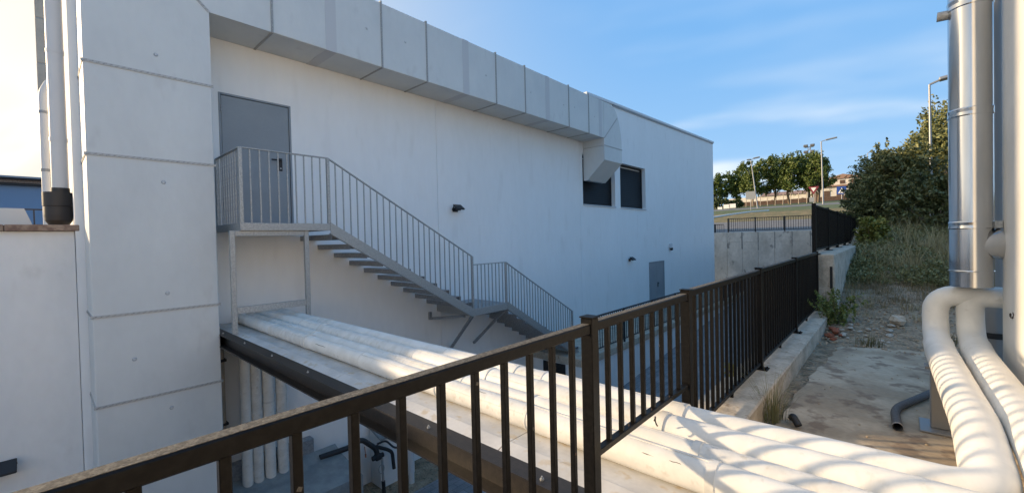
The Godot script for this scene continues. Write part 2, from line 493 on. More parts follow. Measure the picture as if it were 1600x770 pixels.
func ground() -> void:
	var s := mb()
	strip(s, [-40.0, 8.5, 30.0], -7.75, -1.2, ramp_y)
	struct("alley_pavement", s, M.paving, "dark paved alley between the white building and the kerb")
	# yard behind and right of the camera: a lumpy sheet
	s = mb()
	var nz := FastNoiseLite.new()
	nz.seed = 4
	nz.frequency = 0.9
	var xs := [-300.0, -40.0, -6.0]
	for i in 90: xs.append(-4.0 + i * 0.38)
	xs.append(30.0)
	var zs := [-1.0, -0.7]
	for i in 26: zs.append(-0.5 + i * 0.35)
	zs.append_array([12.0, 40.0, 300.0])
	var yy := func(x: float, z: float) -> float:
		var a := 0.0 if x < 7.2 else 1.0
		return yard_y(x) + nz.get_noise_2d(x, z) * 0.05 * (0.35 + a) - 0.012
	for i in xs.size() - 1:
		for j in zs.size() - 1:
			var p := [Vector3(xs[i], yy.call(xs[i], zs[j]), zs[j]), Vector3(xs[i + 1], yy.call(xs[i + 1], zs[j]), zs[j]), Vector3(xs[i + 1], yy.call(xs[i + 1], zs[j + 1]), zs[j + 1]), Vector3(xs[i], yy.call(xs[i], zs[j + 1]), zs[j + 1])]
			face(s, p, Vector3.UP)
	struct("yard_ground", s, M.dirt, "bare brown earth of the yard behind the kerb")
	# concrete slab with a ragged outline
	s = mb()
	var poly := PackedVector2Array()
	var corner := [Vector2(2.4, -0.78), Vector2(4.0, -0.70), Vector2(5.2, -0.66), Vector2(6.2, -0.60), Vector2(6.95, -0.56), Vector2(7.15, -0.2), Vector2(7.3, 0.26), Vector2(7.2, 1.0), Vector2(7.3, 2.4), Vector2(2.4, 2.4)]
	for i in corner.size():
		var a: Vector2 = corner[i]
		var b: Vector2 = corner[(i + 1) % corner.size()]
		for k in 7:
			var e := rng.randf_range(-0.035, 0.035) if k > 0 else 0.0
			poly.append(a.lerp(b, k / 7.0) + (b - a).normalized().orthogonal() * e)
	prism(s, poly, 1, -1.66, -1.505)
	struct("concrete_slab", s, M.slab, "worn concrete slab in the dirt beside the kerb")
	# kerb with its retaining wall towards the alley
	s = mb()
	bx(s, Vector3(2.78, -6.0, -1.2), Vector3(8.86, -1.33, -0.8), 0.012)
	struct("kerb", s, M.concrete, "stained concrete kerb under the black fence")
	s = mb()
	bx(s, Vector3(-40, -6.0, -1.2), Vector3(2.78, -1.40, -0.9), 0.01)
	bx(s, Vector3(8.862, -6.0, -1.2), Vector3(30, -1.5, -0.9), 0.01)
	struct("retaining_kerb", s, M.concrete, "concrete retaining edge of the yard above the alley")

# ---------------------------------------------------------------- main building
func roof_y(x: float) -> float:
	if x < 14.2: return 4.5 + (4.88 - 4.5) * x / 14.2
	return 4.88 + (x - 14.2) * 0.031

func wall_panel(s: SurfaceTool, x0: float, x1: float, holes: Array) -> void:
	# front face with openings, reveals 0.22 deep, flat back
	var z := FACADE
	var xs := [x0, x1]
	for h in holes: xs.append_array([h[0], h[1]])
	xs.sort()
	for i in xs.size() - 1:
		var a: float = xs[i]
		var b: float = xs[i + 1]
		if b - a < 0.001: continue
		var cuts := []
		for h in holes:
			if h[0] <= a + 0.001 and h[1] >= b - 0.001: cuts.append(h)
		cuts.sort_custom(func(p, q): return p[2] < q[2])
		var y := -4.9
		for h in cuts:
			face(s, [Vector3(a, y, z), Vector3(b, y, z), Vector3(b, h[2], z), Vector3(a, h[2], z)], Vector3.BACK)
			y = h[3]
		face(s, [Vector3(a, y, z), Vector3(b, y, z), Vector3(b, roof_y(b), z), Vector3(a, roof_y(a), z)], Vector3.BACK)
	for h in holes:
		var zi: float = z - 0.24
		face(s, [Vector3(h[0], h[2], z), Vector3(h[0], h[3], z), Vector3(h[0], h[3], zi), Vector3(h[0], h[2], zi)], Vector3.RIGHT)
		face(s, [Vector3(h[1], h[2], z), Vector3(h[1], h[3], z), Vector3(h[1], h[3], zi), Vector3(h[1], h[2], zi)], Vector3.LEFT)
		face(s, [Vector3(h[0], h[2], z), Vector3(h[1], h[2], z), Vector3(h[1], h[2], zi), Vector3(h[0], h[2], zi)], Vector3.UP)
		face(s, [Vector3(h[0], h[3], z), Vector3(h[1], h[3], z), Vector3(h[1], h[3], zi), Vector3(h[0], h[3], zi)], Vector3.DOWN)
		face(s, [Vector3(h[0], h[2], zi), Vector3(h[1], h[2], zi), Vector3(h[1], h[3], zi), Vector3(h[0], h[3], zi)], Vector3.BACK)
	var zb := z - 0.3
	face(s, [Vector3(x0, -4.9, zb), Vector3(x1, -4.9, zb), Vector3(x1, roof_y(x1), zb), Vector3(x0, roof_y(x0), zb)], Vector3.FORWARD)
	for e in [[x0, Vector3.LEFT], [x1, Vector3.RIGHT]]:
		face(s, [Vector3(e[0], -4.9, z), Vector3(e[0], roof_y(e[0]), z), Vector3(e[0], roof_y(e[0]), zb), Vector3(e[0], -4.9, zb)], e[1])
	face(s, [Vector3(x0, roof_y(x0), z), Vector3(x1, roof_y(x1), z), Vector3(x1, roof_y(x1), zb), Vector3(x0, roof_y(x0), zb)], Vector3.UP)

func building() -> void:
	var b := thing("white_building", "long white rendered building with grey doors and dark louvred windows", "building", Vector3(13, -4.7, -16))
	var w1 := [12.11, 14.31, 1.125, 2.78]
	var w2 := [14.71, 16.90, 1.125, 2.80]
	var d1 := [1.875, 2.93, 0.318, 2.375]
	var d2 := [17.10, 18.70, -3.14, -1.09]
	var joints := [0.29, 6.05, 11.93, 25.83]
	var hs := [[d1], [], [w1, w2, d2]]
	for i in 3:
		var s := mb()
		var e0 := 0.0 if i == 0 else 0.004
		var e1 := 0.0 if i == 2 else 0.004
		wall_panel(s, joints[i] + e0, joints[i + 1] - e1, hs[i])
		obj("wall_panel", s, M.plaster, b)
	# body behind the facade
	var s2 := mb()
	bx(s2, Vector3(0.30, -4.9, -24.0), Vector3(25.82, 4.2, FACADE - 0.31), 0.0)
	obj("wall_body", s2, M.plaster, b)
	# coping along the roof edge
	var k := mb()
	for seg in [[12.4, 19.0], [19.0, 25.9]]:
		var p := PackedVector2Array([Vector2(seg[0], roof_y(seg[0]) - 0.015), Vector2(seg[1], roof_y(seg[1]) - 0.015), Vector2(seg[1], roof_y(seg[1]) + 0.07), Vector2(seg[0], roof_y(seg[0]) + 0.07)])
		prism(k, p, 2, FACADE - 0.35, FACADE + 0.05)
	obj("coping", k, M.trim, b)
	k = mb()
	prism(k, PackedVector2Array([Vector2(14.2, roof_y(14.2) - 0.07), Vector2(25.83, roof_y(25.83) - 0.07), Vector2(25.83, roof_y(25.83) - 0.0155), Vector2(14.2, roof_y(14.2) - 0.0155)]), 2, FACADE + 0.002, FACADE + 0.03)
	obj("coping_shadow_strip", k, M.galvdark, b)  # dark strip drawn in for the shadow line under the coping
	# upper door
	door(b, d1, 0.032, true)
	door(b, d2, 0.032, false)
	for w in [w1, w2]:
		var wn := mb()
		var zi := FACADE - 0.17
		bx(wn, Vector3(w[0] + 0.002, w[2] + 0.002, zi - 0.06), Vector3(w[0] + 0.062, w[3] - 0.002, zi + 0.02), 0.006)
		bx(wn, Vector3(w[1] - 0.062, w[2] + 0.002, zi - 0.06), Vector3(w[1] - 0.002, w[3] - 0.002, zi + 0.02), 0.006)
		bx(wn, Vector3(w[0] + 0.063, w[3] - 0.062, zi - 0.06), Vector3(w[1] - 0.063, w[3] - 0.002, zi + 0.02), 0.006)
		bx(wn, Vector3(w[0] + 0.063, w[2] + 0.002, zi - 0.06), Vector3(w[1] - 0.063, w[2] + 0.062, zi + 0.02), 0.006)
		var fr := obj("window", wn, M.glass_dark, b)
		var bl := mb()
		var yy: float = w[2] + 0.09
		while yy < w[3] - 0.09:
			bar(bl, Vector3(w[0] + 0.07, yy, zi - 0.02), Vector3(w[1] - 0.07, yy, zi - 0.02), 0.11, 0.008, 0.0, Vector3(0, -0.88, 0.47))
			yy += 0.075
		var blades := obj("louvre_blades", bl, M.glass_dark, fr)
		blades.set_meta("kind", "stuff")
		var sl := mb()
		bx(sl, Vector3(w[0] - 0.02, w[2] - 0.035, FACADE + 0.003), Vector3(w[1] + 0.02, w[2] - 0.004, FACADE + 0.045), 0.006)
		obj("sill", sl, M.trim, fr)
	# two floodlights, a small sensor box
	floodlight(Vector3(6.55, 0.73, FACADE), "small black floodlight on the white wall above the stair flight")
	floodlight(Vector3(15.35, -0.90, FACADE), "small black floodlight on the white wall beside the lower grey door")
	floodlight(Vector3(-0.38, -2.54, -7.75), "small black floodlight low on the white terrace wall")
	var bxs := thing("alarm_box", "small pale sensor box on the white wall above the lower door", "sensor", Vector3(19.36, -0.55, FACADE))
	var q := mb()
	bx(q, Vector3(19.25, -0.56, FACADE + 0.003), Vector3(19.47, -0.34, FACADE + 0.09), 0.02)
	obj("housing", q, M.trim, bxs)
	q = mb()
	tube(q, [Vector3(19.36, -0.565, FACADE + 0.07), Vector3(19.36, -0.66, FACADE + 0.10)], [0.075, 0.05], 12)
	obj("lens", q, M.glass_dark, bxs)

func door(b: Node3D, d: Array, fw: float, handle: bool) -> void:
	var z := FACADE - 0.03
	var fr := mb()
	bx(fr, Vector3(d[0] + 0.002, d[2], z - 0.12), Vector3(d[0] + fw, d[3] - 0.002, z + 0.036), 0.004)
	bx(fr, Vector3(d[1] - fw, d[2], z - 0.12), Vector3(d[1] - 0.002, d[3] - 0.002, z + 0.036), 0.004)
	bx(fr, Vector3(d[0] + fw + 0.001, d[3] - fw, z - 0.12), Vector3(d[1] - fw - 0.001, d[3] - 0.002, z + 0.036), 0.004)
	var leafs := [[d[0] + fw + 0.006, d[1] - fw - 0.006]]
	if not handle:
		var mid: float = (d[0] + d[1]) * 0.5
		leafs = [[d[0] + fw + 0.006, mid - 0.003], [mid + 0.003, d[1] - fw - 0.006]]
	var dm := mb()
	for l in leafs:
		bx(dm, Vector3(l[0], d[2] + 0.01, z - 0.06), Vector3(l[1], d[3] - fw - 0.006, z + 0.02), 0.004)
	var dn := obj("door", dm, M.door, b)
	obj("frame", fr, M.door, dn)
	for yy in [0.25, 1.0, 1.75]:
		var h := mb()
		tube(h, [Vector3(d[0] + fw, d[2] + yy, z + 0.044), Vector3(d[0] + fw, d[2] + yy + 0.11, z + 0.044)], 0.012, 8)
		obj("hinge", h, M.galvdark, dn)
	var hx: float = d[1] - 0.19 if handle else (d[0] + d[1]) * 0.5 + 0.09
	var g := mb()
	bx(g, Vector3(hx - 0.03, d[2] + 0.93, z + 0.021), Vector3(hx + 0.03, d[2] + 1.14, z + 0.036), 0.012)
	tube(g, rounded([Vector3(hx, d[2] + 1.10, z + 0.03), Vector3(hx, d[2] + 1.10, z + 0.085), Vector3(hx - 0.15, d[2] + 1.10, z + 0.085)], 0.02, 4), 0.013, 8)
	obj("handle", g, M.rubber, dn)
	g = mb()
	tube(g, [Vector3(hx, d[2] + 0.97, z + 0.035), Vector3(hx, d[2] + 0.97, z + 0.046)], 0.014, 10)
	obj("lock", g, M.lampgrey, dn)

func floodlight(p: Vector3, label: String) -> void:
	var t := thing("floodlight", label, "floodlight", p, "wall floodlights")
	var s := mb()
	bx(s, p + Vector3(-0.08, -0.05, 0.003), p + Vector3(0.08, 0.05, 0.02), 0.004)
	obj("back_plate", s, M.rubber, t)
	for k in [-1, 1]:
		s = mb()
		bar(s, p + Vector3(0.095 * k, 0.0, 0.012), p + Vector3(0.115 * k, 0.075, 0.11), 0.01, 0.025, 0.0)
		obj("bracket", s, M.rubber, t)
	s = mb()
	var bs := Basis(Vector3.RIGHT, 0.62)
	box(s, p + Vector3(0, 0.055, 0.145), Vector3(0.235, 0.035, 0.19), 0.008, bs)
	box(s, p + Vector3(0, 0.02, 0.115), Vector3(0.13, 0.05, 0.09), 0.006, bs)
	obj("lamp_head", s, M.rubber, t)
	s = mb()
	box(s, p + Vector3(0, 0.036, 0.157), Vector3(0.19, 0.004, 0.14), 0.0, bs)
	obj("lens", s, M.signgrey, t)

# ---------------------------------------------------------------- terrace on the left with pipes, far warehouse
func terrace() -> void:
	var t := thing("terrace_wall", "low white rendered wall with brown tile coping left of the duct column", "wall", Vector3(-8, -4.7, -7.9))
	var s := mb()
	bx(s, Vector3(-40, -4.9, -8.05), Vector3(0.285, 0.235, -7.75), 0.004)
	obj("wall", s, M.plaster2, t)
	var x := 0.33
	var first := true
	while x > -4.5:
		s = mb()
		var x0 := x - (0.62 if first else 0.98)
		bx(s, Vector3(x0 + 0.003, 0.237, -8.12), Vector3(x - 0.003, 0.315, -7.69), 0.008)
		obj("coping_tile", s, M.coping, t)
		x = x0
		first = false
	s = mb()
	bx(s, Vector3(-40, 0.237, -8.12), Vector3(x - 0.003, 0.315, -7.69), 0.008)
	obj("coping_tile", s, M.coping, t)
	# terrace surface to the horizon
	s = mb()
	face(s, [Vector3(-900, 0.2, -900), Vector3(30, 0.2, -900), Vector3(30, 0.2, -24.0), Vector3(-900, 0.2, -24.0)], Vector3.UP)
	face(s, [Vector3(-900, 0.2, -24.0), Vector3(0.31, 0.2, -24.0), Vector3(0.31, 0.2, -8.0), Vector3(-900, 0.2, -8.0)], Vector3.UP)
	struct("terrace_ground", s, M.asphalt, "raised paved ground behind the terrace wall")
	# rain downpipe standing in a black collector
	var p := thing("rain_downpipe", "thick white downpipe running into a black collector on the brown coping", "downpipe", Vector3(0.16, 0.3, -8.3))
	s = mb()
	tube(s, [Vector3(0.19, 0.70, -8.32), Vector3(0.19, 4.6, -8.32)], 0.083, 24)
	obj("pipe", s, M.pvc, p)
	for yy in [1.45, 2.62, 3.7]:
		s = mb()
		tube(s, [Vector3(0.19, yy, -8.32), Vector3(0.19, yy + 0.05, -8.32)], 0.088, 24)
		obj("pipe_clamp", s, M.pvc, p)
	s = mb()
	lathe(s, Vector3(0.165, 0.316, -8.3), [Vector2(0.0, 0.0), Vector2(0.06, 0.0), Vector2(0.10, 0.025), Vector2(0.13, 0.08), Vector2(0.137, 0.15), Vector2(0.137, 0.265), Vector2(0.148, 0.27), Vector2(0.148, 0.45), Vector2(0.135, 0.45), Vector2(0.135, 0.40), Vector2(0.0, 0.40)], 32)
	tube(s, [Vector3(0.19, 0.70, -8.32), Vector3(0.19, 0.83, -8.32)], 0.09, 24)
	obj("collector", s, M.pot, p)
	p = thing("rain_downpipe", "thin white downpipe with a bent top farther along the side wall", "downpipe", Vector3(0.09, 0.2, -12))
	s = mb()
	tube(s, rounded([Vector3(0.285, 3.28, -12.0), Vector3(0.18, 3.22, -12.0), Vector3(0.09, 3.0, -12.0), Vector3(0.09, 0.2, -12.0)], 0.1, 5), 0.058, 18)
	obj("pipe", s, M.pvc, p)
	for yy in [1.5, 2.6]:
		s = mb()
		tube(s, [Vector3(0.09, yy, -12), Vector3(0.09, yy + 0.05, -12)], 0.066, 18)
		box(s, Vector3(0.2, yy + 0.025, -12), Vector3(0.16, 0.02, 0.02))
		obj("pipe_clamp", s, M.galvdark, p)
	# beige ventilation shaft farther back on the side wall
	p = thing("ventilation_shaft", "beige panelled ventilation shaft on the side wall behind the white downpipes", "shaft", Vector3(0.1, 0.2, -19))
	var y := 0.2
	while y < 10.0:
		s = mb()
		bx(s, Vector3(0.05, y + 0.012, -19.6), Vector3(0.295, y + 1.32, -18.8), 0.012)
		obj("panel", s, M.beige, p)
		s = mb()
		bx(s, Vector3(0.06, y + 1.32, -19.58), Vector3(0.294, y + 1.352, -18.82))
		obj("seam", s, M.flange, p)
		y += 1.34
	# blue warehouse far behind the terrace
	p = thing("warehouse", "blue warehouse with dark roof edge far behind the terrace", "building", Vector3(-20, 0.2, -66))
	s = mb()
	bx(s, Vector3(-42, 0.2, -90), Vector3(0.9, 6.2, -60))
	obj("wall", s, M.bluewall, p)
	s = mb()
	bx(s, Vector3(-42.5, 6.02, -91), Vector3(1.1, 6.22, -59.6), 0.02)
	bx(s, Vector3(-42.5, 6.5, -91), Vector3(1.1, 6.64, -59.2), 0.02)
	obj("fascia", s, M.darkroof, p)
	s = mb()
	bx(s, Vector3(-42.4, 6.225, -90.8), Vector3(1.0, 6.495, -59.5))
	obj("gutter", s, M.coping, p)
	s = mb()
	prism(s, PackedVector2Array([Vector2(-59.0, 6.645), Vector2(-59.0, 6.80), Vector2(-75, 7.15), Vector2(-91, 6.645)]), 0, -42.6, 1.2)
	obj("roof", s, M.greyroof, p)
	s = mb()
	prism(s, PackedVector2Array([Vector2(-9, 0.2), Vector2(-0.19, 0.2), Vector2(-0.17, 0.8), Vector2(-0.33, 1.31), Vector2(-9, 1.31)]), 2, -22.0, -20.0)
	solo("white_container", s, M.whitepaint, "white box with a slanted end standing behind the coping", "container")
	p = thing("terrace_railing", "thin grey railing on the terrace before the blue warehouse", "railing", Vector3(0, 0.2, -24))
	s = mb()
	bx(s, Vector3(-6, 1.52, -24.02), Vector3(0.28, 1.57, -23.98))
	bx(s, Vector3(-6, 0.95, -24.02), Vector3(0.28, 0.99, -23.98))
	obj("rail", s, M.railing, p)
	for i in 5:
		s = mb()
		bx(s, Vector3(0.12 - i * 0.28 - 0.02, 0.2, -24.02), Vector3(0.12 - i * 0.28 + 0.02, 1.52, -23.98))
		obj("post", s, M.railing, p)

# ---------------------------------------------------------------- ventilation duct
func flange_strip(parent: Node, a: Vector3, b: Vector3, nrm: Vector3) -> void:
	# pressed joint strip with a row of punched slots
	var s := mb()
	bar(s, a + nrm * 0.004, b + nrm * 0.004, 0.008, 0.034, 0.0, nrm)
	var d := (b - a).normalized()
	var l := a.distance_to(b)
	var across := d.cross(nrm)
	var strip_node := obj("joint_strip", s, M.joint, parent)
	s = mb()
	var t := 0.02
	while t < l - 0.04:
		bar(s, a + d * t + nrm * 0.0085 + across * 0.008, a + d * (t + 0.036) + nrm * 0.0085 - across * 0.008, 0.005, 0.010, 0.0, nrm)
		t += 0.055
	var sl := obj("slots", s, M.flange, strip_node)
	sl.set_meta("kind", "stuff")

func ducts() -> void:
	var zf := -6.9
	var zb := FACADE + 0.004
	var y0 := 3.18
	var y1 := 4.345
	var t := thing("ventilation_duct", "pale grey sheet metal duct running along the wall and down beside the upper door", "duct", Vector3(6, -4.7, -7.3))
	# column with its mitred elbow
	var cx0 := 0.372
	var cx1 := 1.61
	var cuts := [-4.7, -2.85, -1.846, -0.79, 1.107, 2.178]
	for i in cuts.size() - 1:
		var s := mb()
		bx(s, Vector3(cx0, cuts[i] + 0.004, zb), Vector3(cx1, cuts[i + 1] - 0.004, zf), 0.008)
		obj("column_panel", s, M.duct, t)
	var s1 := mb()
	prism(s1, PackedVector2Array([Vector2(cx0, cuts[5] + 0.004), Vector2(cx1, cuts[5] + 0.004), Vector2(cx1, y0), Vector2(cx0 + 0.003, y1)]), 2, zb, zf)
	obj("elbow_panel", s1, M.duct, t)
	for i in range(1, cuts.size()):
		flange_strip(t, Vector3(cx0 - 0.02, cuts[i], zf), Vector3(cx1 + 0.02, cuts[i], zf), Vector3.BACK)
		flange_strip(t, Vector3(cx0, cuts[i], zb), Vector3(cx0, cuts[i], zf + 0.01), Vector3.LEFT)
	flange_strip(t, Vector3(cx1, y0, zf), Vector3(cx0, y1, zf), Vector3.BACK)
	for p in [[1.03, 2.43], [1.06, 0.83], [1.06, -0.58], [1.06, -2.05], [0.72, -1.35]]:
		s1 = mb()
		tube(s1, [Vector3(p[0], p[1], zf - 0.004), Vector3(p[0], p[1], zf + 0.006)], [0.028, 0.016], 12)
		obj("fixing_pin", s1, M.tape, t)
	# horizontal run
	var xs := [cx1, 2.40, 4.24, 5.24, 7.22, 8.27, 10.2, 11.26, 12.16]
	for i in xs.size() - 1:
		var s := mb()
		if i == 0:
			prism(s, PackedVector2Array([Vector2(cx1 + 0.003, y0), Vector2(xs[1] - 0.003, y0), Vector2(xs[1] - 0.003, y1), Vector2(cx0 + 0.008, y1)]), 2, zb, zf)
		else:
			bx(s, Vector3(xs[i] + 0.003, y0, zb), Vector3(xs[i + 1] - 0.003, y1, zf), 0.008)
		obj("duct_panel", s, M.duct, t)
		if i > 0:
			s = mb()
			bx(s, Vector3(xs[i] - 0.016, y0 - 0.012, zb), Vector3(xs[i] + 0.016, y1 + 0.03, zf + 0.016), 0.003)
			obj("joint_strip", s, M.flange, t)
	for x in [3.3, 6.28, 9.2, 11.95]:
		var s := mb()
		bx(s, Vector3(x - 0.09, y0 - 0.003, zb), Vector3(x + 0.09, y1 + 0.003, zf + 0.003))
		obj("tape_band", s, M.tape, t)
	for p in [[4.75, 3.8], [3.95, 3.78], [6.9, 3.75], [8.5, 3.75], [9.95, 3.75], [10.5, 3.8], [11.6, 3.75]]:
		var s := mb()
		tube(s, [Vector3(p[0], p[1], zf - 0.004), Vector3(p[0], p[1], zf + 0.006)], [0.026, 0.016], 10)
		obj("fixing_pin", s, M.tape, t)
	# end elbow turning down, outer side rounded
	var poly := PackedVector2Array([Vector2(12.163, y0 - 0.22), Vector2(12.163, y1)])
	poly.append(Vector2(12.62, y1))
	for k in 9:
		var a := (PI / 2) * (1.0 - k / 8.0)
		poly.append(Vector2(12.62 + 0.72 * cos(a), 2.96 + (y1 - 2.96) * sin(a)))
	var s := mb()
	prism(s, poly, 2, zb, zf)
	obj("end_elbow", s, M.duct, t)
	flange_strip(t, Vector3(12.17, y0, zf), Vector3(13.05, 3.98, zf), Vector3.BACK)
	flange_strip(t, Vector3(12.15, 2.955, zf), Vector3(13.36, 2.955, zf), Vector3.BACK)
	# outlet box whose underside slopes back into the window
	s = mb()
	prism(s, PackedVector2Array([Vector2(zb, 2.95), Vector2(zf, 2.95), Vector2(zf, 2.49), Vector2(-7.55, 1.90), Vector2(zb, 1.90)]), 0, 12.163, 13.34)
	obj("outlet", s, M.duct, t)

# ---------------------------------------------------------------- steel staircase
func railing_run(t: Node, a: Vector3, b: Vector3, foot: Callable, gap: float, skip_first := true, railmat: Material = null) -> void:
	var rm: Material = railmat if railmat else M.galv
	var s := mb()
	bar(s, a, b, 0.04, 0.018, 0.003)
	obj("top_rail", s, rm, t)
	var n := int(round((b - a).length() * Vector2(b.x - a.x, b.z - a.z).length() / (b - a).length() / gap))
	for i in range(1, n):
		var p := a.lerp(b, float(i) / n)
		var y: float = foot.call(p)
		s = mb()
		bx(s, Vector3(p.x - 0.008, y, p.z - 0.008), Vector3(p.x + 0.008, p.y - 0.008, p.z + 0.008))
		obj("baluster", s, rm, t)

func post(t: Node, p: Vector3, h: float, m: Material, w := 0.045) -> void:
	var s := mb()
	bx(s, p - Vector3(w / 2, 0, w / 2), p + Vector3(w / 2, h, w / 2), 0.004)
	obj("post", s, m, t)

func flight(t: Node, a: Vector3, b: Vector3, n: int) -> void:
	# a: nosing at the top, b: at the foot; open steps between two channel stringers
	var slope := (b.y - a.y) / (b.x - a.x)
	for z in [STAIR]:
		var s := mb()
		var d := 0.155
		var k := sqrt(1 + slope * slope)
		prism(s, PackedVector2Array([Vector2(a.x, a.y + 0.02), Vector2(b.x, b.y + 0.02), Vector2(b.x, b.y + 0.02 - d * k), Vector2(a.x, a.y + 0.02 - d * k)]), 2, z - 0.006, z + 0.006)
		for o in [0.02, 0.02 - d * k + 0.012]:
			var dz := -0.05 if z == STAIR else 0.05
			prism(s, PackedVector2Array([Vector2(a.x, a.y + o), Vector2(b.x, b.y + o), Vector2(b.x, b.y + o - 0.012), Vector2(a.x, a.y + o - 0.012)]), 2, z - (0.0061 if dz > 0 else -0.0061), z + dz)
		obj("stringer", s, M.galv, t)
	for i in n:
		var f := (i + 0.5) / n
		var x := lerpf(a.x, b.x, f)
		var y := lerpf(a.y, b.y, (i + 1.0) / (n + 1.0)) - 0.01
		var s := mb()
		var hw := 0.134
		prism(s, PackedVector2Array([Vector2(x - hw, y), Vector2(x + hw, y), Vector2(x + hw, y - 0.085), Vector2(x + hw - 0.006, y - 0.085), Vector2(x + hw - 0.006, y - 0.006), Vector2(x - hw + 0.006, y - 0.006), Vector2(x - hw + 0.006, y - 0.085), Vector2(x - hw, y - 0.085)]), 2, FACADE + 0.004, STAIR - 0.007)
		obj("tread", s, M.galvdark, t)

func staircase() -> void:
	var t := thing("steel_staircase", "galvanised steel outdoor staircase with landing below the upper grey door", "staircase", Vector3(5.5, -3.15, -7.1))
	var dy := 0.312
	# top landing
	var s := mb()
	bx(s, Vector3(1.79, dy - 0.105, STAIR - 0.012), Vector3(3.01, dy, STAIR), 0.003)
	bx(s, Vector3(1.79, dy - 0.105, FACADE + 0.004), Vector3(1.802, dy, STAIR - 0.013), 0.003)
	bx(s, Vector3(2.998, dy - 0.105, FACADE + 0.004), Vector3(3.01, dy, STAIR - 0.013), 0.003)
	obj("landing_frame", s, M.galv, t)
	s = mb()
	bx(s, Vector3(1.803, dy - 0.03, FACADE + 0.004), Vector3(2.997, dy - 0.004, STAIR - 0.013))
	obj("landing_deck", s, M.galvdark, t)
	var rt := 1.325
	post(t, Vector3(1.815, dy, STAIR - 0.03), rt - dy, M.galv)
	post(t, Vector3(1.815, dy, FACADE + 0.05), rt - dy, M.galv)
	post(t, Vector3(3.005, dy - 0.02, STAIR - 0.03), rt - dy + 0.02, M.galv)
	railing_run(t, Vector3(1.815, rt, FACADE + 0.05), Vector3(1.815, rt, STAIR - 0.03), func(_p): return dy, 0.115)
	railing_run(t, Vector3(1.815, rt, STAIR - 0.03), Vector3(3.005, rt, STAIR - 0.03), func(_p): return dy, 0.118)
	# upper flight
	var a := Vector3(3.01, dy, 0)
	var b := Vector3(5.94, -1.42, 0)
	flight(t, a, b, 10)
	var on := func(p: Vector3) -> float: return lerpf(a.y, b.y, (p.x - a.x) / (b.x - a.x)) + 0.015
	railing_run(t, Vector3(3.005, rt, STAIR - 0.03), Vector3(5.98, -0.33, STAIR - 0.03), on, 0.118)
	post(t, Vector3(5.98, -1.44, STAIR - 0.03), 1.11, M.galv)
	# half landing
	var my := -1.42
	s = mb()
	bx(s, Vector3(5.94, my - 0.15, STAIR - 0.012), Vector3(7.02, my, STAIR), 0.003)
	bx(s, Vector3(5.94, my - 0.15, FACADE + 0.004), Vector3(5.952, my, STAIR - 0.013), 0.003)
	bx(s, Vector3(7.008, my - 0.15, FACADE + 0.004), Vector3(7.02, my, STAIR - 0.013), 0.003)
	obj("landing_frame", s, M.galv, t)
	s = mb()
	bx(s, Vector3(5.953, my - 0.03, FACADE + 0.004), Vector3(7.007, my - 0.004, STAIR - 0.013))
	obj("landing_deck", s, M.galvdark, t)
	railing_run(t, Vector3(6.02, -0.505, STAIR - 0.03), Vector3(7.0, -0.505, STAIR - 0.03), func(_p): return my, 0.115)
	post(t, Vector3(7.0, my - 0.02, STAIR - 0.03), 0.935, M.galv)
	# lower flight
	var c := Vector3(7.02, my, 0)
	var d := Vector3(9.85, -3.13, 0)
	flight(t, c, d, 10)
	var on2 := func(p: Vector3) -> float: return lerpf(c.y, d.y, (p.x - c.x) / (d.x - c.x)) + 0.015
	railing_run(t, Vector3(7.0, -0.505, STAIR - 0.03), Vector3(9.6, -1.97, STAIR - 0.03), on2, 0.105)
	post(t, Vector3(9.6, -3.14, STAIR - 0.03), 1.17, M.galv)
	# wall braces of the half landing
	for q in [[5.98, 6.28], [6.98, 7.02]]:
		s = mb()
		bar(s, Vector3(q[0], my - 0.155, STAIR - 0.06), Vector3(q[1], -2.5, FACADE + 0.03), 0.055, 0.055, 0.004)
		obj("brace", s, M.galvdark, t)
	s = mb()
	bx(s, Vector3(5.70, my - 0.31, FACADE + 0.004), Vector3(5.76, my - 0.14, FACADE + 0.06), 0.003)
	bar(s, Vector3(5.73, my - 0.28, FACADE + 0.06), Vector3(5.94, my - 0.17, STAIR - 0.25), 0.05, 0.05, 0.003)
	obj("wall_bracket", s, M.galvdark, t)
	# portal under the top landing, standing on the pipe bridge
	for x in [1.70, 2.66]:
		s = mb()
		bx(s, Vector3(x - 0.03, -1.175, STAIR - 0.09), Vector3(x + 0.03, dy - 0.107, STAIR - 0.03), 0.004)
		obj("leg", s, M.galv, t)
	s = mb()
	bx(s, Vector3(1.731, dy - 0.18, STAIR - 0.085), Vector3(2.629, dy - 0.107, STAIR - 0.035), 0.004)
	obj("portal_beam", s, M.galv, t)
	s = mb()
	bx(s, Vector3(1.731, -0.91, STAIR - 0.085), Vector3(2.629, -0.82, STAIR - 0.035), 0.004)
	obj("portal_beam", s, M.galv, t)

